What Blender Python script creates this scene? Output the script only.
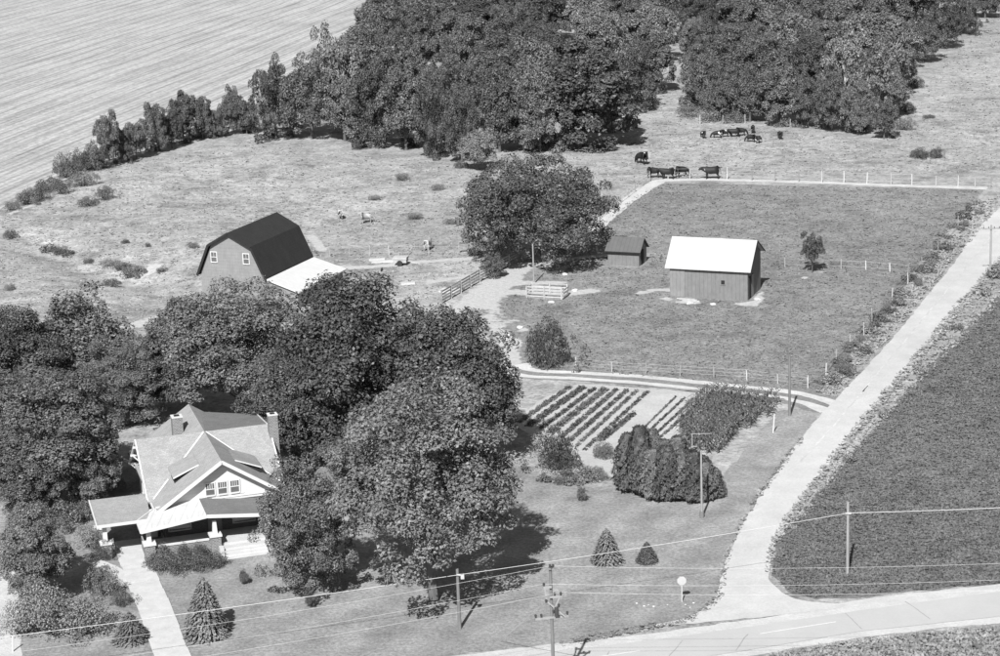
import bpy, bmesh, math, random
import numpy as np
from mathutils import Vector, Matrix, noise as mnoise
from mathutils.geometry import tessellate_polygon

for o in list(bpy.data.objects):
    bpy.data.objects.remove(o)
scene = bpy.context.scene
C = scene.collection
RAD = math.radians

# ---------------------------------------------------------------- camera
# photograph 1000 x 656, focal length 2100 px, 14.7 degrees down, 2.1 degrees roll, 52 m above the ground
F, PITCH, ROLL, HCAM = 2100.0, RAD(14.72), RAD(2.1), 52.0
CX, CY = 500.0, 328.0
_R0 = np.array([1., 0, 0]); _D0 = np.array([0, -math.sin(PITCH), -math.cos(PITCH)])
FW = np.array([0, math.cos(PITCH), -math.sin(PITCH)])
RT = math.cos(ROLL)*_R0 + math.sin(ROLL)*_D0
DN = -math.sin(ROLL)*_R0 + math.cos(ROLL)*_D0
cam_data = bpy.data.cameras.new('camera')
cam_data.sensor_width = 36.0
cam_data.lens = 36.0*F/1000.0
cam_data.clip_start = 1.0
cam_data.clip_end = 20000.0
cam = bpy.data.objects.new('camera', cam_data)
C.objects.link(cam)
_m = Matrix.Identity(4)
for i in range(3):
    _m[i][0] = RT[i]; _m[i][1] = -DN[i]; _m[i][2] = -FW[i]
_m[2][3] = HCAM
cam.matrix_world = _m
scene.camera = cam

# ---------------------------------------------------------------- light
SUN_AZ, SUN_EL = RAD(14.0), RAD(42.0)          # shadows fall 14 degrees right of straight away from the viewer
to_sun = Vector((-math.sin(SUN_AZ)*math.cos(SUN_EL), -math.cos(SUN_AZ)*math.cos(SUN_EL), math.sin(SUN_EL)))
world = bpy.data.worlds.new('World')
scene.world = world
world.use_nodes = True
nt = world.node_tree
nt.nodes.clear()
sky = nt.nodes.new('ShaderNodeTexSky'); sky.sky_type = 'NISHITA'; sky.sun_disc = False
sky.sun_elevation = SUN_EL
sky.sun_rotation = math.atan2(to_sun.x, to_sun.y)
bw = nt.nodes.new('ShaderNodeRGBToBW')          # black-and-white film: the sky gives neutral light
bg = nt.nodes.new('ShaderNodeBackground'); bg.inputs['Strength'].default_value = 0.065
wo = nt.nodes.new('ShaderNodeOutputWorld')
nt.links.new(sky.outputs[0], bw.inputs[0]); nt.links.new(bw.outputs[0], bg.inputs['Color']); nt.links.new(bg.outputs[0], wo.inputs[0])
sd = bpy.data.lights.new('sun', 'SUN'); sd.energy = 5.0; sd.angle = RAD(0.55); sd.color = (1, 1, 1)
so = bpy.data.objects.new('sun', sd); C.objects.link(so)
so.rotation_euler = to_sun.to_track_quat('Z', 'Y').to_euler()
so.location = (0, 0, 80)
scene.view_settings.view_transform = 'Standard'
scene.view_settings.look = 'None'
scene.view_settings.exposure = 0.6
scene.view_settings.gamma = 1.0
scene.view_settings.use_curve_mapping = False
scene.render.engine = 'CYCLES'
scene.cycles.max_bounces = 6
scene.cycles.transparent_max_bounces = 8

random.seed(7)
RNG = np.random.default_rng(11)

# ---------------------------------------------------------------- surveying helpers: photograph pixel -> place on the land
def ray(x, y):
    return FW + (x-CX)/F*RT + (y-CY)/F*DN
def up0(x, y, z=0.0):
    d = ray(x, y); t = (z-HCAM)/d[2]
    return np.array([0, 0, HCAM]) + t*d
def pr(p):
    q = np.asarray(p, float) - np.array([0, 0, HCAM]); w = q @ FW
    return CX+F*(q@RT)/w, CY+F*(q@DN)/w

def smooth(e0, e1, x):
    t = np.clip((x-e0)/(e1-e0), 0, 1); return t*t*(3-2*t)
def seg_dist(X, Y, pts):
    d = np.full(np.shape(X), 1e9)
    for (ax, ay), (bx, by) in zip(pts[:-1], pts[1:]):
        vx, vy = bx-ax, by-ay
        t = np.clip(((X-ax)*vx+(Y-ay)*vy)/(vx*vx+vy*vy+1e-9), 0, 1)
        d = np.minimum(d, np.hypot(X-ax-t*vx, Y-ay-t*vy))
    return d
def in_poly(X, Y, pts):
    r = np.zeros(np.shape(X), bool)
    n = len(pts)
    for i in range(n):
        x0, y0 = pts[i]; x1, y1 = pts[(i+1) % n]
        c = (y0 > Y) != (y1 > Y)
        r ^= c & (X < (x1-x0)*(Y-y0)/((y1-y0) if y1 != y0 else 1e-9)+x0)
    return r
def W2(*pix):
    return [tuple(up0(*p)[:2]) for p in pix]

PASTURE_L = W2((-60, 420), (-60, 215), (60, 180), (250, 140), (470, 165), (475, 245), (440, 290), (330, 300), (200, 310), (120, 360))
PASTURE_R = W2((560, 165), (640, 110), (690, 120), (890, 145), (1100, 60), (1100, 172), (660, 172), (600, 205))
GULLY = W2((-40, 232), (20, 240), (60, 252), (100, 266), (140, 276), (175, 290))
# height of the land (metres): rolling pasture, a shallow gully on the left, flat farmstead
def hgt(X, Y):
    X = np.asarray(X, float); Y = np.asarray(Y, float)
    inside = np.where(in_poly(X, Y, PASTURE_L) | in_poly(X, Y, PASTURE_R), 1, -1)
    d = np.minimum(seg_dist(X, Y, PASTURE_L+PASTURE_L[:1]), seg_dist(X, Y, PASTURE_R+PASTURE_R[:1]))
    m = smooth(0.0, 14.0, inside*d)
    r = 0.30*np.sin(X*0.11+1.3)*np.sin(Y*0.074+0.4) + 0.20*np.sin(X*0.23+Y*0.09) + 0.10*np.sin(X*0.41-Y*0.33+2) + 0.06*np.sin(X*0.9+0.6*Y)*np.sin(Y*0.7-.3*X)
    g = -0.9*np.exp(-(seg_dist(X, Y, GULLY)/3.2)**2)
    return m*(r+g)
def up(x, y):
    z = 0.0
    for _ in range(8):
        p = up0(x, y, z); z = float(hgt(p[0], p[1]))
    p[2] = z
    return p
def V(a):
    return Vector([float(c) for c in a])
def scale_at(p):
    q = np.asarray(p, float)-np.array([0, 0, HCAM]); return F/(q@FW)
def height_to(b, toppx):
    lo, hi = 0.0, 80.0
    for _ in range(40):
        m = (lo+hi)/2
        if pr(np.asarray(b)+[0, 0, m])[1] > toppx: lo = m
        else: hi = m
    return m

# ---------------------------------------------------------------- materials (all neutral: the photograph is black and white)
MATS = {}
def nodes_of(name):
    m = bpy.data.materials.new(name); m.use_nodes = True
    t = m.node_tree; t.nodes.clear()
    out = t.nodes.new('ShaderNodeOutputMaterial'); b = t.nodes.new('ShaderNodeBsdfPrincipled')
    t.links.new(b.outputs[0], out.inputs[0])
    MATS[name] = m
    return m, t, b, out
def g3(v): return (v, v, v, 1)
def tex_noise(t, vec, scale, detail=4, rough=0.6):
    n = t.nodes.new('ShaderNodeTexNoise'); n.inputs['Scale'].default_value = scale
    n.inputs['Detail'].default_value = detail; n.inputs['Roughness'].default_value = rough
    if vec: t.links.new(vec, n.inputs['Vector'])
    return n.outputs['Fac']
def remap(t, fac, a, b, lo, hi):
    r = t.nodes.new('ShaderNodeMapRange'); r.inputs['From Min'].default_value = a; r.inputs['From Max'].default_value = b
    r.inputs['To Min'].default_value = lo; r.inputs['To Max'].default_value = hi; r.clamp = True
    t.links.new(fac, r.inputs['Value']); return r.outputs[0]
def mathn(t, op, a, b=None):
    m = t.nodes.new('ShaderNodeMath'); m.operation = op
    for i, v in enumerate((a, b)):
        if v is None: continue
        if isinstance(v, (int, float)): m.inputs[i].default_value = v
        else: t.links.new(v, m.inputs[i])
    return m.outputs[0]
def coord(t, scale=(1, 1, 1), rotz=0.0, kind='Object'):
    c = t.nodes.new('ShaderNodeTexCoord'); mp = t.nodes.new('ShaderNodeMapping')
    mp.inputs['Scale'].default_value = scale; mp.inputs['Rotation'].default_value = (0, 0, rotz)
    t.links.new(c.outputs[kind], mp.inputs['Vector']); return mp.outputs[0]
def bump(t, b, fac, strength, dist=0.05):
    n = t.nodes.new('ShaderNodeBump'); n.inputs['Strength'].default_value = strength; n.inputs['Distance'].default_value = dist
    t.links.new(fac, n.inputs['Height']); t.links.new(n.outputs[0], b.inputs['Normal'])

def plain(name, v, var=0.15, scale=3.0, rough=0.8, spec=0.3, bump_s=0.0, stretch=(1, 1, 1), metal=0.0, per_object=0.0):
    m, t, b, o = nodes_of(name)
    vec = coord(t, stretch)
    f1 = remap(t, tex_noise(t, vec, scale, 6), 0.25, 0.75, v*(1-var), v*(1+var))
    f2 = remap(t, tex_noise(t, vec, scale*9, 3), 0.25, 0.75, 1-var*0.6, 1+var*0.6)
    f = mathn(t, 'MULTIPLY', f1, f2)
    if per_object:
        oi = t.nodes.new('ShaderNodeObjectInfo')
        f = mathn(t, 'MULTIPLY', f, remap(t, oi.outputs['Random'], 0, 1, 1-per_object, 1+per_object))
    t.links.new(f, b.inputs['Base Color'])
    b.inputs['Roughness'].default_value = rough; b.inputs['Specular IOR Level'].default_value = spec; b.inputs['Metallic'].default_value = metal
    if bump_s: bump(t, b, tex_noise(t, vec, scale*6, 4), bump_s)
    return m

def ground_mat(name, v, big=0.12, mid=0.22, fine=0.35, speck=0.0, bump_s=0.6, fscale=3.0, attr_bare=False, bare_v=0.5, mow=None, midscale=0.45):
    m, t, b, o = nodes_of(name)
    vec = coord(t)
    a = remap(t, tex_noise(t, vec, 0.035, 5, 0.6), 0.3, 0.7, 1-big, 1+big)
    c = remap(t, tex_noise(t, vec, midscale, 5, 0.65), 0.3, 0.7, 1-mid, 1+mid)
    d_raw = tex_noise(t, vec, fscale, 5, 0.75)
    d = remap(t, d_raw, 0.3, 0.7, 1-fine, 1+fine)
    f = mathn(t, 'MULTIPLY', mathn(t, 'MULTIPLY', a, c), mathn(t, 'MULTIPLY', d, v))
    if speck:
        w = tex_noise(t, vec, 1.1, 4, 0.7)
        f = mathn(t, 'MULTIPLY', f, remap(t, w, 0.56, 0.70, 1.0, 1-speck))
        w2 = tex_noise(t, vec, 0.16, 6, 0.75)
        f = mathn(t, 'MULTIPLY', f, remap(t, w2, 0.48, 0.66, 1.08, 1-speck*.9))
    if mow:                                      # mowing lanes
        wv = t.nodes.new('ShaderNodeTexWave'); wv.wave_type = 'BANDS'; wv.bands_direction = 'X'
        wv.inputs['Scale'].default_value = mow[0]; wv.inputs['Distortion'].default_value = 1.5; wv.inputs['Detail'].default_value = 2
        t.links.new(coord(t, (1, 1, 1), mow[1]), wv.inputs['Vector'])
        f = mathn(t, 'MULTIPLY', f, remap(t, wv.outputs['Fac'], 0, 1, 1-mow[2], 1+mow[2]))
    if attr_bare:
        at = t.nodes.new('ShaderNodeAttribute'); at.attribute_name = 'bare'
        nb = tex_noise(t, vec, 0.9, 6, 0.7)
        k = mathn(t, 'ADD', at.outputs['Fac'], remap(t, nb, 0, 1, -1.1, 1.1))
        k = remap(t, k, -0.12, 0.12, 0, 1)
        mx = t.nodes.new('ShaderNodeMix'); mx.data_type = 'FLOAT'
        t.links.new(k, mx.inputs[0]); t.links.new(f, mx.inputs[2])
        bv = mathn(t, 'MULTIPLY', remap(t, tex_noise(t, vec, 2.0, 5), 0.3, 0.7, 0.85, 1.1), bare_v)
        t.links.new(bv, mx.inputs[3]); f = mx.outputs[0]
    t.links.new(f, b.inputs['Base Color'])
    b.inputs['Roughness'].default_value = 0.95; b.inputs['Specular IOR Level'].default_value = 0.1
    if bump_s: bump(t, b, d_raw, bump_s, 0.25)
    return m

def leaf_mat(name, v, trans=0.12, spec=0.35, per_object=0.32):
    m, t, b, o = nodes_of(name)
    vec = coord(t)
    f = remap(t, tex_noise(t, vec, 0.55, 3), 0.3, 0.7, v*0.72, v*1.28)
    f = mathn(t, 'MULTIPLY', f, remap(t, tex_noise(t, vec, 5.0, 2), 0.3, 0.7, 0.72, 1.28))
    oi = t.nodes.new('ShaderNodeObjectInfo')
    f = mathn(t, 'MULTIPLY', f, remap(t, oi.outputs['Random'], 0, 1, 1-per_object, 1+per_object))
    t.links.new(f, b.inputs['Base Color'])
    b.inputs['Roughness'].default_value = 0.5; b.inputs['Specular IOR Level'].default_value = spec
    tr = t.nodes.new('ShaderNodeBsdfTranslucent'); t.links.new(f, tr.inputs['Color'])
    mx = t.nodes.new('ShaderNodeMixShader'); mx.inputs[0].default_value = trans
    t.links.new(b.outputs[0], mx.inputs[1]); t.links.new(tr.outputs[0], mx.inputs[2]); t.links.new(mx.outputs[0], o.inputs[0])
    return m

def wave_mat(name, v, dark, scale, axis='Z', rough=0.8, sharp=(0.0, 0.25), var=0.12, rotz=0.0, bump_s=0.4, dist=0.0):
    # boards / laps / seams too fine to build one by one
    m, t, b, o = nodes_of(name)
    w = t.nodes.new('ShaderNodeTexWave'); w.wave_type = 'BANDS'; w.bands_direction = axis; w.wave_profile = 'SAW'
    w.inputs['Scale'].default_value = scale; w.inputs['Distortion'].default_value = dist
    vec = coord(t, (1, 1, 1), rotz); t.links.new(vec, w.inputs['Vector'])
    f = remap(t, w.outputs['Fac'], sharp[0], sharp[1], v*dark, v)
    n = remap(t, tex_noise(t, vec, 1.3, 6), 0.25, 0.75, 1-var, 1+var)
    n2 = remap(t, tex_noise(t, coord(t, (6, 6, .7)), 2.2, 4), 0.25, 0.75, 1-var, 1+var)
    f = mathn(t, 'MULTIPLY', mathn(t, 'MULTIPLY', f, n), n2)
    t.links.new(f, b.inputs['Base Color']); b.inputs['Roughness'].default_value = rough; b.inputs['Specular IOR Level'].default_value = 0.25
    if bump_s: bump(t, b, w.outputs['Fac'], bump_s, 0.02)
    return m

def shingle_mat(name, v):
    m, t, b, o = nodes_of(name)
    vec = coord(t, (1, 1, 1))
    br = t.nodes.new('ShaderNodeTexBrick'); br.inputs['Scale'].default_value = 2.2
    br.inputs['Mortar Size'].default_value = 0.02; br.inputs['Color1'].default_value = g3(v); br.inputs['Color2'].default_value = g3(v*0.82); br.inputs['Mortar'].default_value = g3(v*0.7)
    t.links.new(vec, br.inputs['Vector'])
    cbw = t.nodes.new('ShaderNodeRGBToBW'); t.links.new(br.outputs['Color'], cbw.inputs[0])
    n = remap(t, tex_noise(t, vec, 0.9, 6), 0.3, 0.7, 0.9, 1.1)
    n2 = remap(t, tex_noise(t, vec, 14, 3), 0.3, 0.7, 0.82, 1.18)
    f = mathn(t, 'MULTIPLY', mathn(t, 'MULTIPLY', cbw.outputs[0], n), n2)
    t.links.new(f, b.inputs['Base Color']); b.inputs['Roughness'].default_value = 0.9; b.inputs['Specular IOR Level'].default_value = 0.15
    return m
def brick_mat(name, v, mortar):
    m, t, b, o = nodes_of(name)
    c = t.nodes.new('ShaderNodeTexCoord'); sx = t.nodes.new('ShaderNodeSeparateXYZ'); cb = t.nodes.new('ShaderNodeCombineXYZ')
    t.links.new(c.outputs['Object'], sx.inputs[0])
    t.links.new(mathn(t, 'ADD', sx.outputs[0], sx.outputs[1]), cb.inputs[0]); t.links.new(sx.outputs[2], cb.inputs[1])
    br = t.nodes.new('ShaderNodeTexBrick'); br.inputs['Scale'].default_value = 2.4; br.inputs['Mortar Size'].default_value = 0.03
    br.inputs['Color1'].default_value = g3(v); br.inputs['Color2'].default_value = g3(v*0.6); br.inputs['Mortar'].default_value = g3(mortar)
    t.links.new(cb.outputs[0], br.inputs['Vector'])
    cbw = t.nodes.new('ShaderNodeRGBToBW'); t.links.new(br.outputs['Color'], cbw.inputs[0])
    t.links.new(cbw.outputs[0], b.inputs['Base Color']); b.inputs['Roughness'].default_value = 0.85
    return m
def stubble_mat(name, ang):
    m, t, b, o = nodes_of(name)
    vec = coord(t, (1, 1, 1), -ang)             # rows along local x
    wav = []
    for sc, ds in ((0.034, 3.0), (0.085, 3.2), (0.26, 2.4)):
        w = t.nodes.new('ShaderNodeTexWave'); w.bands_direction = 'Y'; w.inputs['Scale'].default_value = sc
        w.inputs['Distortion'].default_value = ds; w.inputs['Detail'].default_value = 3; w.inputs['Detail Scale'].default_value = 0.35
        t.links.new(vec, w.inputs['Vector']); wav.append(w.outputs['Fac'])
    streak = tex_noise(t, coord(t, (0.05, 1.0, 1), 0), 1.0, 4)
    mp = t.nodes.new('ShaderNodeMapping'); mp.inputs['Scale'].default_value = (0.03, 0.9, 1); t.links.new(vec, mp.inputs['Vector'])
    streak = tex_noise(t, mp.outputs[0], 1.0, 5, 0.7)
    f = mathn(t, 'MULTIPLY', remap(t, wav[0], 0, 0.22, 0.90, 1.0), remap(t, wav[1], 0.0, 0.30, 0.78, 1.0))
    f = mathn(t, 'MULTIPLY', f, remap(t, wav[2], 0.0, 0.5, 0.86, 1.03))
    f = mathn(t, 'MULTIPLY', f, remap(t, streak, 0.34, 0.50, 0.70, 1.02))
    f = mathn(t, 'MULTIPLY', f, remap(t, tex_noise(t, coord(t), 1.1, 5, .75), 0.3, 0.7, 0.66, 1.30))
    f = mathn(t, 'MULTIPLY', f, remap(t, tex_noise(t, coord(t), 0.06, 4, .6), 0.3, 0.7, 0.88, 1.10))
    f = mathn(t, 'MULTIPLY', f, 0.385)
    t.links.new(f, b.inputs['Base Color']); b.inputs['Roughness'].default_value = 0.95; b.inputs['Specular IOR Level'].default_value = 0.1
    bump(t, b, tex_noise(t, coord(t), 1.4, 5, .75), 0.35, 0.3)
    return m

pa, pb = up0(0, 178), up0(57, 154)
ROW_ANG = math.atan2(pb[1]-pa[1], pb[0]-pa[0])
M_pasture = ground_mat('pasture_grass', 0.30, 0.18, 0.26, 0.52, 0.42, 0.5, 2.2, True, 0.42)
M_lot = ground_mat('lot_grass', 0.20, 0.16, 0.24, 0.50, 0.30, 0.5, 2.6, True, 0.42)
M_lawn = ground_mat('lawn_grass', 0.235, 0.18, 0.20, 0.40, 0.12, 0.35, 4.0, False, mow=(0.09, RAD(35), 0.07))
M_crop = ground_mat('crop_soil', 0.14, 0.25, 0.20, 0.45, 0.2, 0.4, 3.5)
M_verge = ground_mat('verge_grass', 0.25, 0.15, 0.30, 0.36, 0.45, 0.9, 2.4)
M_gravel = ground_mat('pale_gravel', 0.45, 0.06, 0.10, 0.10, 0.0, 0.2, 5.0, midscale=.35)
M_asph = ground_mat('worn_pavement', 0.40, 0.06, 0.06, 0.05, 0.0, 0.1, 9.0, midscale=.2)
M_shoulder = ground_mat('shoulder_gravel', 0.46, 0.06, 0.12, 0.12, 0.0, 0.3, 5.0)
M_lane = ground_mat('lane_dirt', 0.47, 0.10, 0.18, 0.14, 0.0, 0.3, 5.0)
M_lanegrass = ground_mat('lane_grass', 0.21, 0.15, 0.22, 0.3, 0.2, 0.6, 4.0)
M_soil = ground_mat('garden_soil', 0.42, 0.10, 0.12, 0.14, 0.0, 0.5, 5.0)
M_stub = stubble_mat('stubble', ROW_ANG)
M_track = ground_mat('track_dirt', 0.46, 0.06, 0.15, 0.15, 0.0, 0.3, 5.0)
M_conc = plain('concrete', 0.46, 0.12, 1.2, 0.85, 0.2, 0.2)
M_paint = plain('road_paint', 0.56, 0.12, 5, 0.7)
M_crack = plain('road_tar', 0.27, 0.2, 4, 0.8)
M_white = plain('white_paint', 0.53, 0.05, 2, 0.6)
M_siding = wave_mat('white_siding', 0.55, 0.9, 1.3, 'Z', 0.6, (0, .2), .04)
M_shing = shingle_mat('grey_shingle', 0.31)
M_shing2 = shingle_mat('dark_shingle', 0.17)
M_metalroof = wave_mat('pale_metal_roof', 0.40, 0.86, 0.45, 'X', 0.5, (0, .12), .10, 0, .2)
M_porchmetal = wave_mat('patched_pale_roofing', 0.50, 0.80, 0.42, 'X', 0.7, (0, .15), .10, RAD(20), .2)
M_barnwall = wave_mat('weathered_red_boards', 0.30, 0.82, 0.7, 'Y', 0.85, (0, .2), .12, 0)
M_barnwallx = wave_mat('barn_gable_boards', 0.22, 0.82, 0.9, 'Z', 0.85, (0, .2), .12, 0)
M_shedwall = wave_mat('shed_boards', 0.17, 0.75, 0.75, 'X', 0.85, (0, .2), .14, 0)
M_sheddoor = wave_mat('shed_door_boards', 0.20, 0.75, 0.8, 'X', 0.85, (0, .2), .14, 0)
M_barnroof = shingle_mat('black_shingle', 0.034)
M_smallroof = wave_mat('dark_ribbed_roof', 0.10, 0.8, 0.7, 'X', 0.7, (0, .25), .12, 0)
M_brick = brick_mat('brick', 0.16, 0.30)
M_brickshade = brick_mat('porch_shade_brick', 0.06, 0.10)  # lower-storey brick, with the porch shade put into its colour
M_dark = plain('dark_opening', 0.02, 0.2, 3, 0.9)
M_glass = plain('window_glass', 0.10, 0.15, 2, 0.08, 0.8)
M_bark = plain('bark', 0.11, 0.3, 6, 0.95, 0.1, 0.5, (1, 1, .25))
M_palebark = plain('pale_bark', 0.40, 0.25, 5, 0.9, 0.1, 0.4, (1, 1, .3))
M_pole = plain('pole_wood', 0.16, 0.2, 4, 0.9, 0.2, 0.3, (1, 1, .2))
M_palepole = plain('pale_pole_wood', 0.27, 0.15, 4, 0.85, 0.2, 0.3, (1, 1, .2))
M_post = plain('fence_post_wood', 0.36, 0.2, 6, 0.9, 0.2, 0.2, (1, 1, .3), per_object=.4)
M_board = plain('grey_fence_board', 0.26, 0.25, 3, 0.9, 0.2, 0.2, per_object=.3)
M_wboard = plain('whitewashed_board', 0.38, 0.18, 3, 0.8, 0.2, 0.2, per_object=.15)
M_wire = plain('bare_wire', 0.42, 0.05, 3, 0.4, 0.5)
M_cable = plain('pale_cable', 0.50, 0.05, 3, 0.5, 0.4)
M_steel = plain('galvanised_steel', 0.42, 0.1, 3, 0.45, 0.5)
M_signback = plain('sign_back', 0.40, 0.06, 5, 0.45, 0.5)
M_ceram = plain('dark_porcelain', 0.05, 0.1, 4, 0.2, 0.6)
M_leaf = leaf_mat('leaf', 0.12)
M_leafd = leaf_mat('leaf_dark', 0.095)
M_leafl = leaf_mat('leaf_light', 0.17)
M_leafp = leaf_mat('leaf_pale', 0.175)
M_leafy = leaf_mat('leaf_yard', 0.15, .12, .35, .15)
M_leafw = leaf_mat('leaf_willow', 0.27)
M_leanroof = wave_mat('lean_to_sheet', 0.55, 0.92, 0.45, 'Y', 0.5, (0, .12), .06, 0, .2)
M_needle = leaf_mat('needle', 0.16, 0.05, 0.2)
M_juniper = leaf_mat('juniper_needle', 0.10, 0.05, 0.2)
M_tuft = leaf_mat('grass_blade', 0.38, 0.45, 0.1, 0)
M_tuftd = leaf_mat('grass_blade_dark', 0.26, 0.45, 0.1, 0)
M_cropleaf = leaf_mat('crop_leaf', 0.19, 0.4, 0.15, 0)
M_corn = leaf_mat('corn_leaf', 0.135, 0.25, 0.25, 0)
M_veg = leaf_mat('vegetable_leaf', 0.12, 0.2, 0.2, .2)
M_flower = leaf_mat('pale_blossom', 0.55, 0.2, 0.2, .1)
M_tyre = plain('rubber', 0.03, 0.1, 4, 0.9)
M_rock = plain('pale_stone', 0.5, 0.2, 3, 0.9, 0.2, .4)

# ---------------------------------------------------------------- object helpers
def link_mesh(name, verts, faces, mat, parent=None, smooth_shade=False):
    me = bpy.data.meshes.new(name)
    if isinstance(verts, np.ndarray): verts = verts.tolist()
    if isinstance(faces, np.ndarray): faces = faces.tolist()
    me.from_pydata(verts, [], faces); me.update()
    if mat: me.materials.append(mat)
    if smooth_shade:
        me.polygons.foreach_set('use_smooth', [True]*len(me.polygons))
    o = bpy.data.objects.new(name, me); C.objects.link(o)
    if parent: o.parent = parent
    return o
def tag(o, label, cat, group=None):
    o['label'] = label; o['category'] = cat
    if group: o['group'] = group
    return o
def thing(name, label, cat, loc=(0, 0, 0), rotz=0.0, group=None):
    o = bpy.data.objects.new(name, None); C.objects.link(o)
    o.location = V(loc); o.rotation_euler = (0, 0, rotz); o.empty_display_size = 0.3
    return tag(o, label, cat, group)
def struct(o):
    o['kind'] = 'structure'; return o
def stuff(o):
    o['kind'] = 'stuff'; return o

class MB:
    def __init__(s): s.v = []; s.f = []
    def add(s, vs, fs):
        n = len(s.v); s.v += [tuple(float(c) for c in p) for p in vs]; s.f += [tuple(i+n for i in f) for f in fs]; return s
    def box(s, x0, x1, y0, y1, z0, z1):
        return s.add([(x0, y0, z0), (x1, y0, z0), (x1, y1, z0), (x0, y1, z0), (x0, y0, z1), (x1, y0, z1), (x1, y1, z1), (x0, y1, z1)],
                     [(0, 3, 2, 1), (4, 5, 6, 7), (0, 1, 5, 4), (1, 2, 6, 5), (2, 3, 7, 6), (3, 0, 4, 7)])
    def slab(s, a, b, c, d, th):                 # top face a b c d (counter-clockwise from above), thickness downwards
        P = [Vector(p) for p in (a, b, c, d)]; Q = [p-Vector((0, 0, th)) for p in P]
        return s.add(P+Q, [(0, 1, 2, 3), (7, 6, 5, 4), (0, 4, 5, 1), (1, 5, 6, 2), (2, 6, 7, 3), (3, 7, 4, 0)])
    def prism(s, prof, axis, t0, t1):            # closed profile swept along x or y
        n = len(prof)
        mk = (lambda p, t: (t, p[0], p[1])) if axis == 'x' else (lambda p, t: (p[0], t, p[1]))
        vs = [mk(p, t0) for p in prof]+[mk(p, t1) for p in prof]
        fs = [tuple(range(n)), tuple(range(2*n-1, n-1, -1))]+[(i, i+n, (i+1) % n+n, (i+1) % n) for i in range(n)]
        return s.add(vs, fs)
    def bar(s, a, b, w, h=None):                 # rectangular bar between two points
        a, b = Vector(a), Vector(b); h = h or w; d = (b-a).normalized()
        u = d.cross(Vector((0, 0, 1)))
        if u.length < 1e-3: u = Vector((1, 0, 0))
        u.normalize(); n = u.cross(d)
        vs = [p+u*i*w/2+n*j*h/2 for p in (a, b) for i, j in ((-1, -1), (1, -1), (1, 1), (-1, 1))]
        return s.add(vs, [(0, 1, 2, 3), (7, 6, 5, 4), (0, 4, 5, 1), (1, 5, 6, 2), (2, 6, 7, 3), (3, 7, 4, 0)])
    def tube(s, pts, radii, n=6, cap=True):
        pts = [Vector(p) for p in pts]
        if isinstance(radii, (int, float)): radii = [radii]*len(pts)
        base = len(s.v); vs = []; fs = []
        for i, p in enumerate(pts):
            d = (pts[min(i+1, len(pts)-1)]-pts[max(i-1, 0)]).normalized()
            u = d.cross(Vector((0, 0, 1)))
            if u.length < 1e-2: u = d.cross(Vector((1, 0, 0)))
            u.normalize(); w = d.cross(u)
            for k in range(n):
                a = 2*math.pi*k/n; vs.append(p+(u*math.cos(a)+w*math.sin(a))*radii[i])
        for i in range(len(pts)-1):
            for k in range(n):
                k2 = (k+1) % n; fs.append((i*n+k, i*n+k2, (i+1)*n+k2, (i+1)*n+k))
        if cap: fs += [tuple(range(n-1, -1, -1)), tuple(range((len(pts)-1)*n, len(pts)*n))]
        return s.add(vs, fs)
    def build(s, name, mat, parent=None, smooth_shade=False):
        return link_mesh(name, s.v, s.f, mat, parent, smooth_shade)

def copy_tree(o, parent=None):
    c = o.copy(); C.objects.link(c)
    if parent: c.parent = parent
    for ch in o.children: copy_tree(ch, c)
    return c

# ---------------------------------------------------------------- the land
BARE = []                                        # (pixel polyline, half width m) bare-earth wear
def bare_line(w, *p): BARE.append((W2(*p), w))
bare_line(1.5, (448, 318), (478, 297), (500, 280), (520, 268), (545, 262))
bare_line(2.0, (478, 305), (490, 290), (505, 278))
bare_line(1.0, (520, 292), (545, 296), (590, 291))
bare_line(.8, (500, 285), (530, 283), (560, 283))
bare_line(.6, (560, 262), (575, 258), (600, 256), (612, 254))
bare_line(.5, (562, 262), (565, 275))
bare_line(.6, (640, 293), (655, 290), (672, 290))
bare_line(.5, (662, 298), (680, 302), (696, 303))
bare_line(.5, (735, 303), (752, 306), (764, 293))
bare_line(.5, (512, 318), (518, 328), (524, 330))
bare_line(.5, (518, 335), (516, 350), (510, 362))
bare_line(1.0, (108, 330), (135, 325), (160, 318))
bare_line(.7, (135, 270), (148, 268), (155, 264))
bare_line(.7, (290, 270), (350, 268), (410, 262), (480, 258))
bare_line(.6, (430, 282), (470, 276))
bare_line(.5, (806, 278), (818, 272))
bare_line(.4, (10, 215), (40, 203))
bare_line(.8, (516, 368), (508, 350), (498, 325), (488, 305), (498, 286))
bare_line(.6, (310, 235), (322, 250))
def bare_attr(X, Y):
    d = np.full(X.shape, -9.0)
    for pts, w in BARE: d = np.maximum(d, 1.0-seg_dist(X, Y, pts)/w)
    return np.clip(d, -3, 1)

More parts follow.
